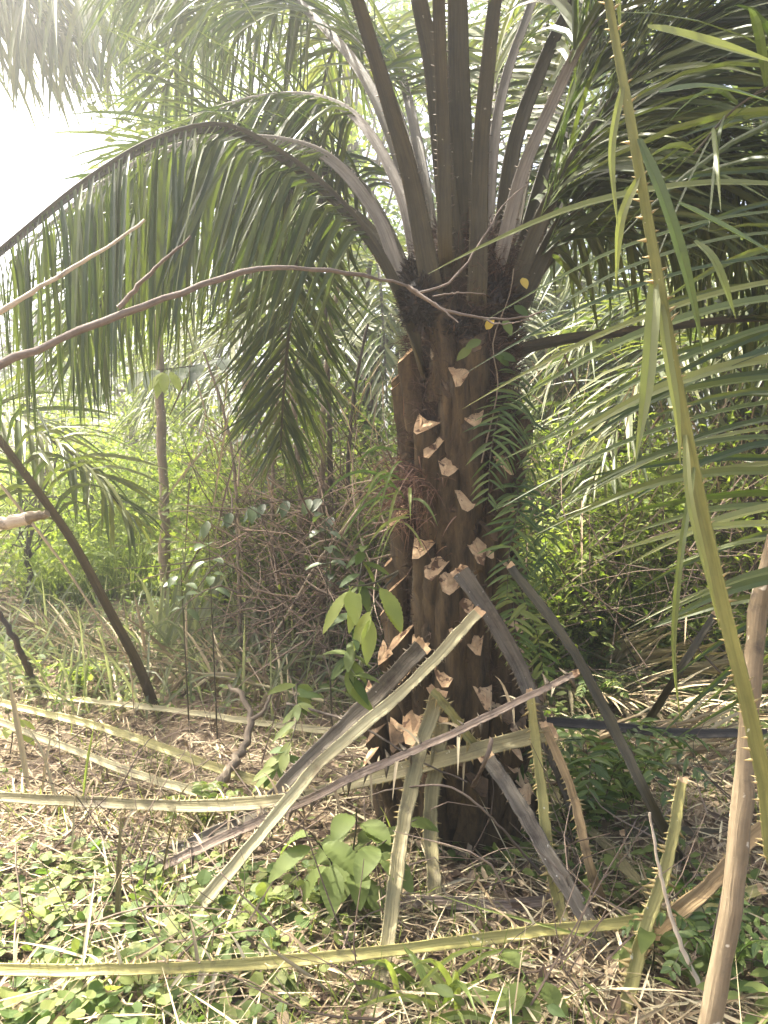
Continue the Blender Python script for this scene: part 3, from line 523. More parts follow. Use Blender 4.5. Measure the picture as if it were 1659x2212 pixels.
frond(yp, [onground(1.40,1.8,.15), np.array([1.55,2.0,.9]), P(1990,700,2.15), P(1930,420,2.2), P(1830,240,2.2), P(1700,180,2.2), P(1590,230,2.15), P(1500,330,2.1)], .05,.014, .28, .75, 30, W=.026, lat=(.1,-1,0), droop=.8, ml='leaflet', spine=.01)
# long leaflets combing in from the right
rfp = [np.array([1.42,1.95,.3]), P(1990,1500,2.05), P(1880,1250,2.05), P(1800,950,2.05), P(1770,700,2.03), P(1745,480,2.0), P(1720,330,1.95), P(1680,200,1.9)]
rf = frond(yp, rfp, .05,.016, .3, .7, 0, spine=.01)
BA = np.array([(1735,400),(1755,560),(1770,700),(1790,850),(1805,960),(1830,1100),(1860,1200),(1900,1300)], float)
TI = np.array([(925,590),(1010,858),(1035,965),(1075,1065),(1140,1130),(1205,1190),(1290,1290),(1420,1400)], float)
rows = []
for i in range(24):
    x = i / 23 * 7; k = lambda a: np.array([np.interp(x, np.arange(8), a[:, j]) for j in (0, 1)])
    b, t = k(BA), k(TI) + [R.uniform(-30, 160), R.uniform(-45, 45)]; Yt = 2.03 + R.uniform(-.28, .3); sag = R.uniform(30, 75)
    l = [(b[0], b[1], 2.03)] + [(b[0] + (t[0] - b[0]) * q, b[1] + (t[1] - b[1]) * q - sag * math.sin(math.pi * q), 2.03 + (Yt - 2.03) * q) for q in (.3, .6, .85)] + [(t[0], t[1], Yt)]
    rows.append((UV(l), R.uniform(.014, .026)))
ribbons(rf, rows[::2], 'leaflet_pale'); ribbons(rf, rows[1::2], 'leaflet')
rf2 = [np.array([1.5,2.2,.3]), P(1900,1500,2.6), P(1830,1200,2.6), P(1800,950,2.6), P(1780,700,2.6), P(1740,450,2.6), P(1690,250,2.6)]
frond(yp, rf2, .05,.016, .25, .7, 20, W=.026, lat=(-1,.1,-.3), droop=.5, ml='leaflet', sides=(1,), spine=.01, ang=(-8,25), lift=.1, jit=.15)

# background palms
def palm_proto(seed, loc, H, nf, label, group, L=3.0):
    r = random.Random(seed); root = thing('oil_palm', loc, label, 'palm tree', group); loc = np.asarray(loc, float)
    mb = MB(); tube(mb, [loc - [0, 0, .2], loc + [0.03, 0, H / 2], loc + [0, 0, H]], .27, .22, 16, 12, wob=.015); mb.build('trunk', M['trunk'], root)
    for i in range(nf):
        a = i * 2.399 + r.uniform(-.2, .2); e = .95 - .75 * (i / nf); d = np.array([math.cos(a), math.sin(a), 0]); c = loc + [0, 0, H - .1]
        pts = [c, c + d * L * .18 + [0, 0, L * .34 * e + .1], c + d * L * .45 + [0, 0, L * .5 * e + .05], c + d * L * .75 + [0, 0, L * .42 * e - .25], c + d * L * .98 + [0, 0, L * .1 * e - .8]]
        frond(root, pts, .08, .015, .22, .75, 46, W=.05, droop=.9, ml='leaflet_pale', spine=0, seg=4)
    return root
bp1 = palm_proto(1, onground(4.0, 8.0), 1.9, 18, 'mid-distance oil palm at the right edge, its crown behind the combing leaflets', 'oil palms behind the main palm')
dup(bp1, onground(6.3, 13.5), 1.1, 1.2, 'oil palm beyond the right edge, deepest of the group', 'oil palms behind the main palm')
dup(bp1, onground(4.6, 10.5), 2.3, 1.15, 'oil palm farthest back at the right edge', 'oil palms behind the main palm')
dup(bp1, onground(-.3, 11.5), 4.0, 1.1, 'oil palm far behind the trunk on its left side', 'oil palms behind the main palm')
dup(bp1, onground(1.9, 12.5), 5.0, 1.2, 'oil palm far behind the trunk on its right side', 'oil palms behind the main palm')

# ------------------------------------------------------------------ trees and shrubs
def cloud(mb, c, rx, rz, nclump, per, size, clr, mi=0, flat=.5, seg=2, shape='ell', squash=0):
    q = nrm(rng.normal(0, 1, (nclump, 3))) * rng.uniform(.25, 1, (nclump, 1)) ** .6
    cc = np.asarray(c) + q * [rx, rx, rz]
    b = np.repeat(cc, per, 0) + rng.normal(0, clr, (nclump * per, 3)) * [1, 1, .7]; n = len(b)
    d = rng.normal(0, 1, (n, 3)) * [1, 1, .5] + [0, 0, -.25]
    leaves(mb, b, d, rng.normal(0, flat, (n, 3)) + [0, 0, 1], size * rng.uniform(.4, 1.5, n), size * .45 * rng.uniform(.4, 1.3, n), seg, .5, .25, shape, mi)
    return cc
def tree(name, loc, H, rx, rz, label, ml, nclump=90, per=38, size=.16, mb_='bark', r0=.12, group=None, cat='tree', zc=None, clr=.28):
    loc = np.asarray(loc, float); root = thing(name, loc, label, cat, group); top = loc + [R.uniform(-.3, .3), R.uniform(-.3, .3), H * .8]
    tb = MB(); p = tube(tb, [loc - [0, 0, .2], loc + [R.uniform(-.15, .15), 0, H * .4], top], r0, r0 * .35, 24, 9, wob=.015)
    cb = MB(); c = loc + [0, 0, zc if zc else H - rz]
    cc = cloud(cb, c, rx, rz, nclump, per, size, clr)
    for k in range(0, nclump, max(1, nclump // 22)):
        s = p[R.randint(8, 22)]; tube(tb, [s, (s + cc[k]) / 2 + [0, 0, .15], cc[k]], r0 * .3, r0 * .06, 8, 5, wob=.02)
    tb.build('trunk', M[mb_], root); cb.build('crown', M[ml], root, smooth=False); return root
def at(u, Y): x = (u - CU) / FPX * Y; return onground(x, Y)
for (u, Y, H, rx, rz, ml, lab) in [
  (540, 13, 8.4, 2.3, 3.0, 'leaf_light', 'tall airy tree behind the arching left fronds'),
  (770, 15, 11, 2.3, 4.2, 'leaf', 'tall tree standing behind the palm crown on its left'),
  (980, 17, 12, 2.4, 4.6, 'leaf_light', 'tall pale tree straight behind the palm crown'),
  (1200, 14, 10, 2.1, 3.6, 'leaf', 'tree showing between the palm crown and the right fronds'),
  (1420, 16, 11.5, 2.4, 4.4, 'leaf', 'big tree behind the dark right fronds'),
  (1640, 13, 10, 2.2, 4.2, 'leaf_light', 'tree at the right edge behind the thorny frond'),
  (1860, 11, 9, 2.2, 3.8, 'leaf', 'dark tree just beyond the right edge of the clearing'),
  (300, 18, 3.6, 2.0, 1.6, 'leaf_light', 'low bright tree at the back of the grassy opening'),
  (60, 19, 4.6, 2.2, 1.9, 'leaf', 'low round tree at the far left under the white sky'),
  (660, 20, 9, 3.0, 3.8, 'leaf_light', 'distant tree filling the gap left of the palm')]:
    tree('broadleaf_tree', at(u, Y), H, rx, rz, lab, ml, 85, 36, .2, group='trees behind the clearing', r0=.13, clr=.32)
for (u, Y, H, rx, ml, lab) in [
  (610, 6.9, 1.5, .5, 'leaf', 'leafy shrub among the twigs right of the paired-leaf spray'),
  (480, 7.4, 1.3, .5, 'leaf_light', 'low green shrub at the left end of the twig thicket'),
  (820, 6.3, 1.4, .4, 'leaf', 'narrow shrub touching the left outline of the trunk'),
  (680, 8.4, 2.6, .8, 'leaf_light', 'tall pale shrub rising above the twig thicket'),
  (1120, 6.2, 1.3, .4, 'leaf_light', 'narrow shrub touching the right outline of the trunk'),
  (1340, 7.0, 1.5, .6, 'leaf_light', 'loose yellow-green shrub under the combing leaflets'),
  (120, 10.5, 2.2, 1.0, 'leaf_light', 'tall sunlit bush at the left of the grassy opening'),
  (330, 12.5, 2.2, 1.2, 'leaf_light', 'sunlit bush at the back of the grassy opening behind the slender tree'),
  (560, 8.2, 1.9, .75, 'leaf_light', 'dense shrub behind the hanging frond'),
  (700, 7.0, 1.8, .6, 'leaf_light', 'shrub in the thicket just left of the trunk'),
  (760, 9.0, 2.4, .9, 'leaf', 'dark shrub deep behind the thicket'),
  (430, 10.0, 1.6, .8, 'leaf_light', 'sunlit bush right of the thin bare tree'),
  (210, 9.6, 1.7, .8, 'leaf_light', 'sunlit feathery bush left of the thin bare tree'),
  (60, 8.0, 1.8, .9, 'leaf_light', 'shaded bush at the left edge'),
  (1180, 7.0, 2.0, .7, 'leaf_light', 'shrub peeping out right of the trunk'),
  (1300, 8.2, 2.0, .9, 'leaf_light', 'bright bush behind the combing leaflets'),
  (1450, 7.4, 1.7, .8, 'leaf_light', 'pale bush at the right with large leaves'),
  (1600, 6.8, 1.9, .8, 'leaf_light', 'bush at the right edge behind the thorny frond'),
  (1380, 10.0, 2.6, 1.1, 'leaf_light', 'tall bright bush farther back at the right'),
  (1560, 10.0, 2.6, 1.1, 'leaf_light', 'tall bush farther back at the right edge'),
  (940, 8.0, 2.2, .8, 'leaf', 'shrub hidden straight behind the trunk'),
  (1250, 6.6, .7, .45, 'leaf', 'low bush right of the trunk above the dry heap'),
  (1480, 6.6, .6, .5, 'leaf_light', 'low leafy bush above the dry heap at the right')]:
    tree('shrub', at(u, Y), H, rx, H * .5, lab, ml, 60, 42, .085, 'bark_dark', .03, 'shrubs round the clearing', 'shrub', zc=H * .5, clr=.19)

# thin bare tree, dark stems, tan sapling
def stem(name, pts, r0, r1, m, label, cat='tree', group=None, wob=.008):
    root = thing(name, pts[0], label, cat, group); mb = MB(); tube(mb, pts, r0, r1, 30, 10, wob=min(wob, r0 * .18)); mb.build('trunk', M[m], root); return root
Yb = 7.6
s1 = stem('slender_tree', [at(358, Yb) - [0, 0, .1], P(352,1050,Yb), P(346,850,Yb), P(342,620,Yb), P(338,430,Yb), P(325,300,Yb)], .055, .03, 'bark_tan', 'slender bare pale tree standing at the left in front of the sunlit grass')
for (u, v) in [(300,400),(360,380),(330,330)]:
    mb = MB(); tube(mb, [P(338,440,Yb), P(u,v,Yb), P(u * 1.1 - 30, v - 110, Yb)], .018, .006, 8, 6); mb.build('branch', M['bark_tan'], s1)
mb = MB(); cloud(mb, P(330, 250, Yb), .5, .5, 20, 16, .13, .16); mb.build('crown', M['leaf_light'], s1, smooth=False)
for (u, v0, v1, du, m, lab, r) in [(715,1210,760,-6,'bark_dark','straight dark stem in the thicket left of the trunk',.03),(690,1230,740,20,'bark','brown stem just left of the straight dark one',.034),(655,1260,800,-30,'bark','twin stem leaning left in the thicket',.028),(745,1200,820,25,'bark_dark','dark stem leaning right towards the trunk',.024),(585,1200,850,15,'bark','thin brown stem under the hanging frond',.02),(520,1190,880,-40,'bark','thin stem at the left end of the thicket',.018)]:
    Y = 6.4; stem('thicket_stem', [P(u, v0, Y) * [1, 1, 0] + [0, 0, float(terrain(P(u, v0, Y)[0], Y)) - .05], P(u + du * .3, (v0 + v1) / 2, Y), P(u + du, v1, Y), P(u + du * 2, v1 - 120, Y)], r, r * .5, m, lab, 'tree stem', 'stems in the thicket')
X1 = stem('sapling_trunk', [P(1500,2420,2.0), P(1538,2200,2.0), P(1575,1980,2.02), P(1598,1800,2.04), P(1612,1620,2.06), P(1640,1300,2.1), P(1690,1120,2.15), P(1760,800,2.2)], .031, .019, 'bark_tan', 'smooth tan sapling trunk leaning at the bottom right corner', 'tree', wob=.002)

# dead branches
db = thing('dead_branch', P(-160,870,2.3), 'long bare brown dead branch reaching from the left edge across to the trunk', 'branch')
mb = MB(); tube(mb, [P(-160,870,2.3), P(0,790,2.35), P(255,680,2.45), P(480,602,2.6), P(600,578,2.7), P(800,597,2.9), P(880,618,3.0)], .0145, .006, 26, 8, wob=.0035); mb.build('branch', M['deadwood'], db)
for pts, r in [([(880,618,3.0),(940,660,3.02),(1000,680,3.05),(1100,690,3.1),(1180,670,3.1)], .008), ([(880,618,3.0),(930,650,2.95),(990,697,2.9)], .007), ([(905,632,3.0),(970,610,3.0),(1040,520,3.05),(1090,440,3.1),(1150,390,3.1)], .006), ([(255,665,2.45),(320,595,2.45),(412,510,2.45)], .009), ([(935,640,3.02),(1000,632,3.0),(1050,636,3.0)], .004), ([(1040,685,3.08),(1075,700,3.05),(1150,690,3.0)], .004)]:
    mb = MB(); tube(mb, UV(pts), r, r * .35, 18, 6, wob=.002); mb.build('twig', M['deadwood'], db)
d2 = thing('dead_branch', P(-100,740,2.2), 'thin straight dead twig above the long branch at the left edge', 'branch')
mb = MB(); tube(mb, UV([(-100,740,2.2),(0,675,2.2),(130,595,2.25),(230,535,2.3),(312,475,2.35)]), .009, .004, 24, 6, wob=.0015); mb.build('branch', M['deadpale'], d2)
d3 = thing('crooked_branch', G(440,1722,.03), 'crooked forked dead branch lying on the stalks at the left', 'branch')
mb = MB(); tube(mb, [G(430,1722,.06), G(470,1700,.12), P(530,1605,4.2), P(545,1560,4.3), P(525,1510,4.4), P(495,1480,4.5)], .03, .012, 24, 8, wob=.006); mb.build('branch', M['bark'], d3)
mb = MB(); tube(mb, [P(542,1555,4.3), P(570,1535,4.32), P(585,1500,4.35)], .014, .006, 10, 7, wob=.003); mb.build('twig', M['bark'], d3)
d4 = thing('broken_log', P(-60,1140,2.9), 'broken pale branch end poking in at the left edge', 'branch')
mb = MB(); tube(mb, UV([(-120,1150,2.9),(0,1130,2.9),(60,1120,2.9)]), .026, .024, 12, 9, wob=.002); mb.build('branch', M['deadpale'], d4)
mb = MB(); tube(mb, UV([(58,1121,2.9),(80,1115,2.9),(103,1109,2.9)]), .023, .013, 6, 9, wob=.004); mb.build('broken_end', M['bark_tan'], d4)
for pts, r, m, lab in [([G(1575,2230,.0),P(1500,2105,2.35),P(1440,1950,2.4),P(1403,1755,2.45)], .009, 'deadpale', 'thin pale curved stick rising at the lower right'),
   ([G(545,1425,0),P(600,1360,6.0),P(690,1210,5.6),P(780,1090,5.4)], .014, 'deadpale', 'slanting pale stick in the thicket left of the trunk'),
   ([P(0,1045,3.3),P(130,1210,3.6),P(230,1360,3.9),P(280,1440,4.2),G(290,1560,0)], .006, 'deadpale', 'long thin vine stem curving down at the left'),
   ([G(262,1530,.03),P(250,1470,5.9),P(238,1430,6.1)], .018, 'deadpale', 'short stick upright behind the leaning stem'),
   ([G(75,1480,0),P(40,1400,5.2),P(0,1330,5.1),P(-60,1280,5.0)], .03, 'bark_dark', 'dark branch at the left edge of the clearing'),
   ([P(620,1520,3.9),P(760,1560,3.5),P(900,1640,3.2),P(1010,1690,3.05)], .007, 'bark_dark', 'thin dark twig crossing the stalks before the trunk'),
   ([G(1180,1900,.02),P(1010,1720,2.95),P(880,1700,3.0),P(760,1730,3.1)], .006, 'rachis_brown', 'thin brown twig curving low across the trunk foot')]:
    stem('dead_stick', pts, r, r * .45, m, lab, 'stick', 'loose dead sticks')

# ------------------------------------------------------------------ leafy plants
def broad(name, base, stems, label, ml, mstem='rachis', cat='plant', group=None, r=.006):
    """stems: list of (points, [leaf specs (t, du, dv, L, W, droop)])"""
    root = thing(name, base, label, cat, group)
    for pts, lv in stems:
        mb = MB(); p = tube(mb, pts, r, r * .4, 16, 6); so = mb.build('stem', M[mstem], root)
        for (t, d, L, W, dr) in lv:
            lb = MB(); b = p[int(t * 15)]; d = nrm(np.array(d, float)); pet = b + d * .03
            tube(lb, [b, b + d * .015, pet], .0025, .002, 3, 5)
            leaves(lb, [pet], [d], [0.1, -.35, 1], L, W, 22, dr, .22, 'ell', rip=.012, pleat=.07); lb.build('leaf', M[ml], root)
    return root
def lv(n, L, W, z=(-.5, .4), t0=.35, t1=1.0, dr=.9, sx=1.0, yb=-.2):
    out = []
    for i in range(n):
        a = i * 2.4 + R.uniform(-.3, .3); out.append((t0 + (t1 - t0) * (i + .5) / n * .99, (math.cos(a) * sx, math.sin(a) * .7 + yb, R.uniform(*z)), L * R.uniform(.8, 1.15), W * R.uniform(.85, 1.1), dr * R.uniform(.6, 1.3)))
    return out
g0 = G(735, 2010)
broad('seedling', g0, [([g0, g0 + [-.02, 0, .22], P(668,1795,2.75)], lv(7, .18, .085, t0=.45, z=(-.6, .15), dr=1.2)), ([g0 + [.02, 0, 0], g0 + [.06, 0, .24], P(835,1815,2.75)], lv(8, .19, .09, t0=.4, z=(-.6, .15), dr=1.2)), ([g0, g0 + [.05, .1, .3], P(770,1745,2.9)], lv(8, .17, .08, t0=.4, z=(-.5, .2), dr=1.0)), ([g0, g0 + [.08, .1, .25], P(900,1770,3.0)], lv(5, .16, .07, t0=.6, z=(-.5, .2)))], 'broad-leaved seedling in front of the palm foot with large dull green leaves', 'leaf')
b0 = P(860, 1235, 3.35)
broad('leafy_sprig', b0, [([b0, P(800,1262,3.25), P(745,1265,3.2)], [(.9,(-.7,-.2,-.9),.2,.055,.5),(.75,(-.3,-.3,-1),.17,.05,.4),(.98,(.1,-.4,-.35),.16,.07,.5),(.5,(.55,-.4,-.8),.2,.08,.5)]), ([b0, P(815,1290,3.25), P(800,1330,3.2)], [(.8,(-.5,-.3,-1),.17,.06,.4),(.95,(-.1,-.3,-1),.18,.06,.3),(.6,(.6,-.3,-.8),.15,.06,.5)])], 'sprig of glowing light green ribbed leaves hanging at the left side of the trunk', 'leaf_light')
v0 = G(520, 1500)
def pinn(name, pts, n, L, W, ml, label, cat='vine', droop=.6, sgn=(-1, 1), dirz=-.4, group=None):
    root = thing(name, pts[0], label, cat, group); mb = MB(); p = tube(mb, pts, .007, .002, 30, 6); mb.build('stem', M['rachis'], root)
    lb = MB(); T, S, N = frames(p, [0, 0, 1])
    i = np.linspace(8, 29, n).astype(int)
    for s in sgn:
        d = np.cross(T[i], [0, 0, 1.0]) * s * .6 + T[i] * .5 + [0, -.1, dirz] + rng.normal(0, .12, (n, 3))
        leaves(lb, p[i], d, [0, -.5, 1], L * rng.uniform(.8, 1.15, n), W * rng.uniform(.85, 1.15, n), 6, droop, .2, 'ell')
    lb.build('leaflets', M[ml], root); return root
pinn('pinnate_branch', [at(720, 5.9), P(715,1120,5.7), P(640,1082,5.6), P(540,1095,5.5), P(450,1125,5.4)], 14, .15, .07, 'leaf_blue', 'arching spray of paired oval leaves left of the trunk above the thicket floor', 'plant', dirz=-.7, group='pinnate sprays left of the trunk')
pinn('pinnate_branch', [at(560, 7.0), P(560,950,6.9), P(500,785,6.8), P(420,790,6.6), P(330,800,6.5), P(245,815,6.5)], 15, .27, .12, 'leaf_blue', 'spray of paired oval leaves crossing the slender bare tree', 'plant', dirz=-.5, group='pinnate sprays left of the trunk')
q = P(350, 800, 6.3)
broad('bright_sprig', q, [([P(420,790,6.55), P(380,795,6.4), q], [(.9,(-.6,-.3,-.7),.22,.08,.5),(.95,(-.2,-.3,-.9),.22,.08,.5),(.8,(.4,-.3,-.6),.22,.08,.4),(.99,(.1,-.4,-.6),.2,.08,.4)])], 'bright yellow-green leaf tuft in front of the slender bare tree', 'leaf_light')
for (u, v, Y, lab) in [(700,1075,5.0,'small sprig of oval leaves at the right end of the lower spray'), (450,1150,5.0,'pale glossy sprig above the strap leaves'), (390,1215,5.2,'leafy sprig at the foot of the slender tree')]:
    c = P(u, v, Y); f = onground(c[0] + .05, Y); broad('leaf_sprig', f, [([f, (f + c) / 2, c], lv(8, .11, .055, t0=.72, sx=1.2))], lab, 'leaf_blue', group='small leafy sprigs in the thicket')
# ferns
def fern(base, sprays, label, L=.11, W=.03, group='ferns round the palm', ml='fern'):
    root = thing('fern', base, label, 'fern', group)
    for pts in sprays: frond(root, pts, .008, .003, .12, L, 15, W, droop=.6, ang=(8, 35), mr='rachis', ml=ml, spine=0, lift=.02, seg=4, jit=.08, lat=None)
    return root
fern(P(1098,820,3.6), [UV([(1098,790,3.62),(1120,830,3.5),(1105,930,3.4),(1085,1010,3.36)]), UV([(1110,840,3.6),(1080,890,3.4),(1060,980,3.32),(1055,1080,3.3)]), UV([(1120,860,3.65),(1150,930,3.55),(1140,1040,3.5)])], 'fern hanging from the upper right side of the trunk', .12, .017)
fern(P(1110,1060,3.5), [UV([(1105,1020,3.6),(1120,1080,3.4),(1100,1190,3.32),(1095,1290,3.3)]), UV([(1110,1030,3.6),(1160,1090,3.45),(1180,1190,3.4),(1170,1270,3.4)]), UV([(1100,1050,3.55),(1130,1120,3.4),(1140,1240,3.35)])], 'fern hanging half way down the right side of the trunk', .12, .017)
fern(P(1120,1250,3.5), [UV([(1110,1230,3.5),(1130,1290,3.35),(1160,1370,3.3),(1175,1470,3.28)]), UV([(1110,1240,3.5),(1110,1330,3.32),(1120,1420,3.28)])], 'bright fern spray low on the right side of the trunk', .11, .02, ml='creeper')
def ground_fern(u, v, lab, n=6, h=.4, ml='fern'):
    b = G(u, v); sp = []
    for i in range(n):
        a = i * 2 * math.pi / n + R.uniform(-.4, .4); d = np.array([math.cos(a), math.sin(a), 0]); sp.append([b, b + d * h * .35 + [0, 0, h * .8], b + d * h * .8 + [0, 0, h], b + d * h * 1.2 + [0, 0, h * .75]])
    fern(b, sp, lab, .1 * h / .4, .028, 'ferns on the ground', ml)
ground_fern(1290, 1790, 'fern on the ground in the shade right of the palm foot', 7, .42)
ground_fern(1360, 1750, 'second fern beside the dark leaning stalk', 6, .36)
ground_fern(170, 1500, 'small bright lime fern on the lit ground at the left', 7, .22, 'leaf_light')
ground_fern(440, 1800, 'small yellowish fern below the flat left stalk', 6, .18, 'grass')
ground_fern(1560, 2150, 'fern patch at the foot of the tan sapling', 6, .25)
ground_fern(1290, 1540, 'small pale fern in front of the dry heap', 5, .25, 'creeper')
# climbers on the trunk
cl = thing('climbing_vine', P(1060,760,3.4), 'small-leaved climber on the dark upper trunk', 'vine')
mb = MB(); tube(mb, UV([(1040,1000,3.42),(1075,840,3.4),(1065,740,3.38),(1100,640,3.4),(1110,580,3.42)]), .004, .002, 16, 5); mb.build('stem', M['bark'], cl)
mb = MB(); b = np.array([P(u, v, 3.34) for u, v in [(1040,735),(1088,690),(1075,765),(1100,790),(1020,750),(1110,660)]])
leaves(mb, b, rng.normal(0, 1, (len(b), 3)) * [1, .3, .5] + [.2, -.3, -.4], [0, -1, .5], .085, .04, 6, .4, .2, 'ell'); mb.build('leaves', M['leaf'], cl)
mb = MB(); leaves(mb, [P(1050,712,3.32), P(1128,600,3.4)], [[.3,-.2,.5],[.2,-.3,-.6]], [0,-1,.3], .06, .034, 6, .3, .2, 'ell'); mb.build('yellow_leaf', M['leaf_yellow'], cl)
# a vine of long leaves down the left of the trunk base
for k, (pts, lab) in enumerate([([(790,1180,3.4),(775,1260,3.3),(760,1400,3.25),(745,1500,3.25)], 'trailing leafy stem down the left side of the trunk'), ([(640,1480,3.9),(640,1560,3.7),(610,1640,3.6),(560,1700,3.6)], 'leafy creeper draped over the stalks left of the palm foot')]):
    vn = thing('trailing_vine', P(*pts[0]), lab, 'vine'); mb = MB(); p = tube(mb, UV(pts), .004, .002, 24, 5); mb.build('stem', M['rachis'], vn)
    mb = MB(); n = 26; i = rng.integers(0, 24, n); leaves(mb, p[i], rng.normal(0, 1, (n, 3)) * [1, .5, .4] + [0, -.3, -.5], rng.normal(0, .3, (n, 3)) + [0, -.5, 1], rng.uniform(.08, .16, n), rng.uniform(.03, .05, n), 6, .6, .2, 'ell'); mb.build('leaves', M['leaf' if k == 0 else 'creeper'], vn)
# dead grassy strands over the trunk
gr = thing('grass_tuft', P(850,1080,3.4), 'tuft of thin grass growing from the left side of the trunk', 'grass')
mb = MB(); n = 18; b = P(868,1090,3.42) + rng.normal(0, 1, (n, 3)) * [.03, .03, .1]; leaves(mb, b, np.stack([rng.normal(-.35,.5,n), rng.normal(-.5,.3,n), rng.normal(.3,.4,n)],1), [0,-1,.3], rng.uniform(.2,.45,n), rng.uniform(.006,.016,n), 7, 2.0, .3, 'strip'); mb.build('blades', M['creeper'], gr, smooth=False)
fg = thing('grass_clump', G(900,2180), 'clump of broad bright grass blades at the bottom centre', 'grass')
mb = MB(); b = np.array([G(R.uniform(860,1000), R.uniform(2150,2230)) for _ in range(16)]); n = len(b); leaves(mb, b, np.stack([rng.normal(-.15,.5,n), rng.normal(-.1,.3,n), rng.uniform(.5,1,n)],1), [0,-1,.4], rng.uniform(.2,.4,n), rng.uniform(.014,.024,n), 7, 1.2, .3, 'strip'); mb.build('blades', M['grass'], fg, smooth=False)
for l, W in [([(968,2225,2.35),(935,2150,2.4),(905,2095,2.45),(868,2035,2.5)], .022), ([(1085,2205,2.4),(1010,2140,2.45),(950,2105,2.5),(900,2088,2.55)], .012), ([(1290,2030,2.6),(1150,1992,2.65),(1040,1962,2.7),(945,1932,2.75)], .009),
             ([(1000,2225,2.35),(940,2185,2.4),(880,2160,2.45),(800,2150,2.5)], .016), ([(930,2225,2.35),(985,2150,2.4),(1030,2120,2.45),(1100,2105,2.45)], .012), ([(1230,2210,2.4),(1130,2150,2.45),(1040,2075,2.5),(1000,2010,2.5)], .007)]:
    dryrib(UV(l), W).build('blade', M['grass'], fg, smooth=False)
rl = thing('round_leaved_plant', G(330,2190), 'plant with large round light green leaves at the bottom left under the front stalk', 'plant')
for (u, v, d) in [(250,2125,.062),(312,2150,.058),(408,2187,.055),(455,2196,.052),(282,2186,.055),(500,2205,.05),(205,2150,.05),(365,2165,.045),(345,2205,.05)]:
    mb = MB(); c = P(u, v + d * 330, 2.4); g_ = onground(c[0], c[1] + .03); leaves(mb, [c], [[R.uniform(-.3,.3), .35, .9]], [0, -.9, .3], d, d * .95, 8, .2, .12, 'round'); leaves(mb, [g_], [c - g_], [0, -1, .1], np.linalg.norm(c - g_), .003, 2, 0, 0, 'blade'); mb.build('leaf', M['leaf_light'], rl)
for (u, v, dy, lab, ml, n_, L_) in [(20,1640,.3,'bright sprig of pointed leaves at the left edge','leaf_light',7,.13), (1130,2190,.14,'low broad-leaved seedling at the bottom right of the grass blades','leaf',8,.13), (1400,2120,.2,'leafy seedling at the foot of the thorny stalk','leaf',8,.12), (60,2020,.12,'oval-leaved weed above the front stalk at the left','leaf_light',9,.075), (1020,1830,.25,'small leafy shoot in the shade at the palm foot','leaf_blue',8,.1)]:
    f = G(u, v); broad('weed', f, [([f, f + [.02, 0, dy * .5], f + [.0, -.02, dy]], lv(n_, L_, L_ * .45, t0=.5))], lab, ml, group='weeds on the clearing floor', r=.004)

# ------------------------------------------------------------------ what nobody could count
def scatter(n, xr, yr, pw=1.0):
    y = yr[0] + (yr[1] - yr[0]) * rng.uniform(0, 1, n) ** pw; x = rng.uniform(xr[0], xr[1], n) * np.maximum(.5, y / 5); return x, y
def gpts(x, y, z=0): return np.stack([x, y, terrain(x, y) + z], 1)
def stuff(mb, name, m, label): return tag(mb.build(name, M[m], smooth=False), label, 'ground cover', None, 'stuff')
mb = MB(); x, y = scatter(26000, (-3.2, 3.2), (1.7, 9), 1.5); n = len(x)
leaves(mb, gpts(x, y, rng.uniform(.004, .035, n)), rng.normal(0, 1, (n, 3)) * [1, 1, .18], rng.normal(0, .35, (n, 3)) + [0, 0, 1], rng.uniform(.015, .11, n), rng.uniform(.006, .04, n), 3, rng.uniform(-.8, .8, n), .35, 'ell'); stuff(mb, 'leaf_litter', 'litter', 'brown fallen leaves covering the soil')
mb = MB(); x, y = scatter(13000, (-3.2, 3.2), (1.7, 8), 1.4); n = len(x)
leaves(mb, gpts(x, y, rng.uniform(.01, .06, n)), rng.normal(0, 1, (n, 3)) * [1, 1, .2], rng.normal(0, .3, (n, 3)) + [0, 0, 1], rng.uniform(.06, .42, n), rng.uniform(.002, .012, n), 4, rng.uniform(-.1, .4, n), .35, 'strip'); stuff(mb, 'dry_straw', 'straw', 'dry straw and shed palm leaflets strewn on the ground')
def creeper(nc, xr, yr, size, mname, label, per=7, h=.12, shape='round', pw=1.2, keep=None):
    mb = MB(); x, y = scatter(nc, xr, yr, pw)
    if keep is not None: k = keep(x, y); x, y = x[k], y[k]
    c = np.repeat(gpts(x, y), per, 0); n = len(c); off = rng.normal(0, .09, (n, 3)) * [1, 1, 0]; b = c + off; b[:, 2] = terrain(b[:, 0], b[:, 1]) + rng.uniform(.02, h, n)
    a = nrm(rng.normal(0, 1, (n, 3)) * [1, 1, .25]); s = size * rng.uniform(.55, 1.25, n)
    leaves(mb, b, a, rng.normal(0, .35, (n, 3)) + [0, -.25, 1], s, s * (.92 if shape == 'round' else .45), 5 if shape == 'round' else 4, .3, .12, shape)
    lo = b.copy(); lo[:, 2] = terrain(b[:, 0], b[:, 1]); h_ = b - lo; leaves(mb, lo, h_ + [0, 0, .001], [0, -1, .1], np.linalg.norm(h_, axis=1), .003, 1, 0, 0, 'blade')
    stuff(mb, 'ground_creeper', mname, label)
nz = lambda x, y: np.sin(x * 2.1 + 1) * np.sin(y * 1.9) + .5 * np.sin(x * 5 + y * 3)
creeper(300, (-3, .0), (1.9, 3.2), .047, 'creeper', 'round-leaved green creeper covering the ground at the lower left', 8, .09, keep=lambda x, y: (x < -.15 + .3 * nz(x, y)))
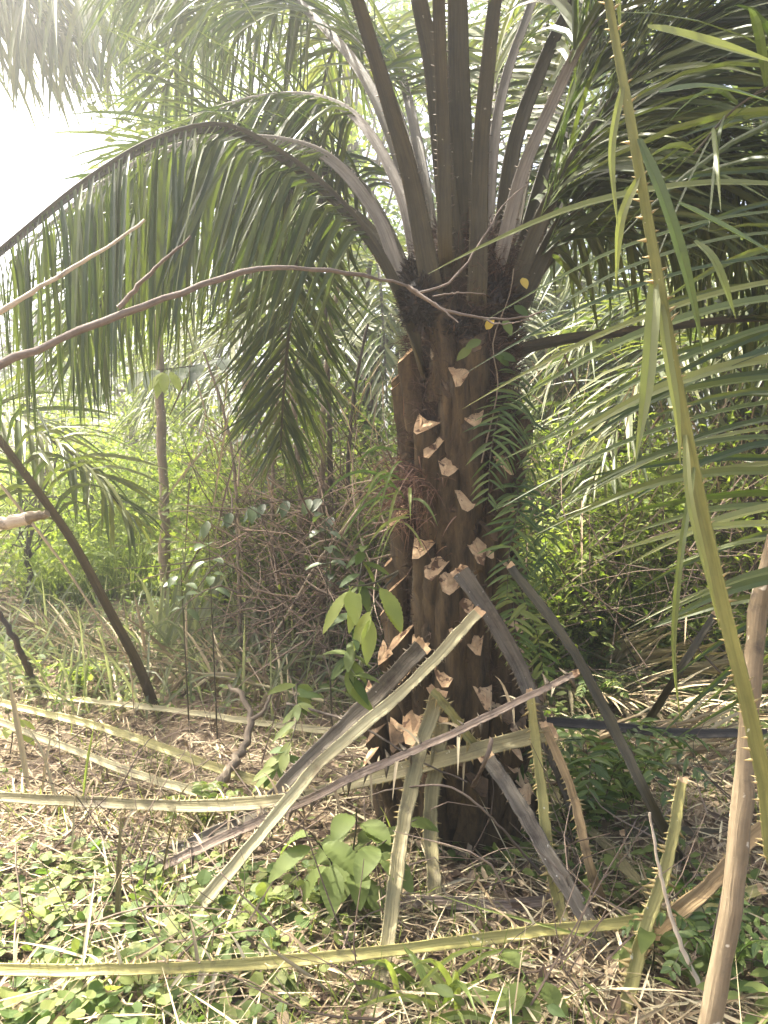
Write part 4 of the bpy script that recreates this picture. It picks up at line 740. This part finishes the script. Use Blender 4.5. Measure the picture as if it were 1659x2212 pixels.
creeper(130, (-2.6, .6), (3.3, 5.4), .045, 'creeper', 'patchy green creeper among the stalks at the left', 6, .06, 'ell', keep=lambda x, y: nz(x, y) > -.1)
creeper(560, (.2, 3), (2.0, 6.5), .08, 'leaf', 'low dark leafy plants on the shaded ground at the right', 6, .16, 'ell', keep=lambda x, y: nz(x, y) > -.4)
creeper(1800, (-3.5, 4), (5.4, 10), .07, 'creeper', 'low green ground plants under the thicket', 7, .22, 'ell', 1.0)
mb = MB(); x, y = scatter(5000, (-3, 3), (1.8, 6), 1.2); k = nz(x * 1.3 + 2, y) > -.1; x, y = x[k], y[k]; n = len(x)
leaves(mb, gpts(x, y), np.stack([rng.normal(0, .5, n), rng.normal(0, .5, n), np.ones(n)], 1), rng.normal(0, 1, (n, 3)), rng.uniform(.06, .22, n), rng.uniform(.004, .01, n), 4, rng.uniform(.1, 1.6, n), .3, 'blade'); stuff(mb, 'grass', 'grass', 'thin short grass blades among the litter')
mb = MB(); y = rng.uniform(8, 17, 16000); x = rng.uniform(-5.4, -1.2, len(y)) * y / 12 ; n = len(x)
leaves(mb, gpts(x, y), np.stack([rng.normal(0, .4, n), rng.normal(0, .4, n), np.ones(n)], 1), rng.normal(0, 1, (n, 3)), rng.uniform(.3, .8, n), rng.uniform(.012, .025, n), 4, rng.uniform(.1, 1.4, n), .3, 'blade'); stuff(mb, 'tall_grass', 'grass', 'tall sunlit grass in the opening behind the slender tree')
mb = MB(); y = rng.uniform(8, 18, 9000); x = rng.uniform(-8, 8, len(y)) * y / 12 ; n = len(x)
leaves(mb, gpts(x, y, rng.uniform(0.05, .5, n)), rng.normal(0, 1, (n, 3)) * [1, 1, .3], rng.normal(0, .4, (n, 3)) + [0, 0, 1], rng.uniform(.1, .25, n), rng.uniform(.05, .12, n), 3, .5, .2, 'ell'); stuff(mb, 'undergrowth', 'leaf_light', 'leafy undergrowth on the rising ground behind')
def thicket(n, ur, Yr, zr, m, label, L=(.4, 1.3), r=(.0025, .008)):
    mb = MB()
    for _ in range(n):
        Y = R.uniform(*Yr); b = at(R.uniform(*ur), Y) + [0, 0, R.uniform(*zr)]; a = R.uniform(0, 6.28); l = R.uniform(*L); dz = R.uniform(-.5, 1.2)
        d = np.array([math.cos(a), math.sin(a) * .5, dz]); d = d / np.linalg.norm(d) * l; rr = R.uniform(*r)
        tube(mb, [b, b + d * .5 + rng.normal(0, .07, 3), b + d + rng.normal(0, .1, 3)], rr, rr * .3, 7, 4)
    stuff(mb, 'brushwood', m, label)
thicket(620, (500, 880), (5.4, 7.2), (0, 1.6), 'twig', 'tangle of dry twigs left of the trunk')
thicket(260, (1080, 1659), (5.6, 8.0), (0, 1.2), 'twig', 'tangle of dry twigs behind the palm at the right')
thicket(420, (-100, 1700), (2.3, 5.2), (0.01, .08), 'twig', 'small fallen twigs on the forest floor', (.15, .6), (.0015, .005))

# ------------------------------------------------------------------ added for lens glare: the veiling haze
hz = MB(); x0, x1, y0, y1, z0, z1 = -30, 30, -4, 34, -1.5, 22
hz.add([(x0,y0,z0),(x1,y0,z0),(x1,y1,z0),(x0,y1,z0),(x0,y0,z1),(x1,y0,z1),(x1,y1,z1),(x0,y1,z1)], [(0,3,2,1),(4,5,6,7),(0,1,5,4),(1,2,6,5),(2,3,7,6),(3,0,4,7)])
hm = bpy.data.materials.new('veiling haze'); hm.use_nodes = True; t = hm.node_tree; t.nodes.remove(t.nodes['Principled BSDF'])  # added volume: its scatter imitates smudged-lens glare and pales the background
pv = t.nodes.new('ShaderNodeVolumePrincipled'); pv.inputs['Color'].default_value = (.98, 1, 1, 1); pv.inputs['Density'].default_value = 0.0135; pv.inputs['Anisotropy'].default_value = 0.78
t.links.new(pv.outputs[0], t.nodes['Material Output'].inputs['Volume'])
tag(hz.build('haze', hm, smooth=False), 'pale veiling haze added to imitate lens glare', 'haze', None, 'stuff')

mb = MB(); n = 420; Yq = rng.uniform(5.4, 7.4, n); b = np.array([at(u, y) for u, y in zip(rng.uniform(-150, 860, n), Yq)])
leaves(mb, b, np.stack([rng.normal(.1, .5, n), rng.normal(-.1, .3, n), np.ones(n)], 1), [0, -1, .2], rng.uniform(.3, .9, n), rng.uniform(.008, .024, n), 7, rng.uniform(.3, 2.0, n), .3, 'strip', cpow=1.5); stuff(mb, 'long_grass', 'strap', 'long arching grey green grass in front of the twig thicket')
mb = MB(); n = 700; b = np.array([at(u, y) for u, y in zip(rng.uniform(400, 1700, n), rng.uniform(5.6, 9, n))]) + np.stack([0 * Yq.repeat(2)[:n], np.zeros(n), rng.uniform(.6, 2.6, n)], 1)
leaves(mb, b, rng.normal(0, 1, (n, 3)) * [.5, .4, .3] - [0, 0, 1], rng.normal(0, 1, (n, 3)), rng.uniform(.2, .9, n), rng.uniform(.006, .02, n), 5, .3, .3, 'strip'); stuff(mb, 'hanging_vines', 'litter', 'dry hanging vine strands and dead leaves in the thicket')
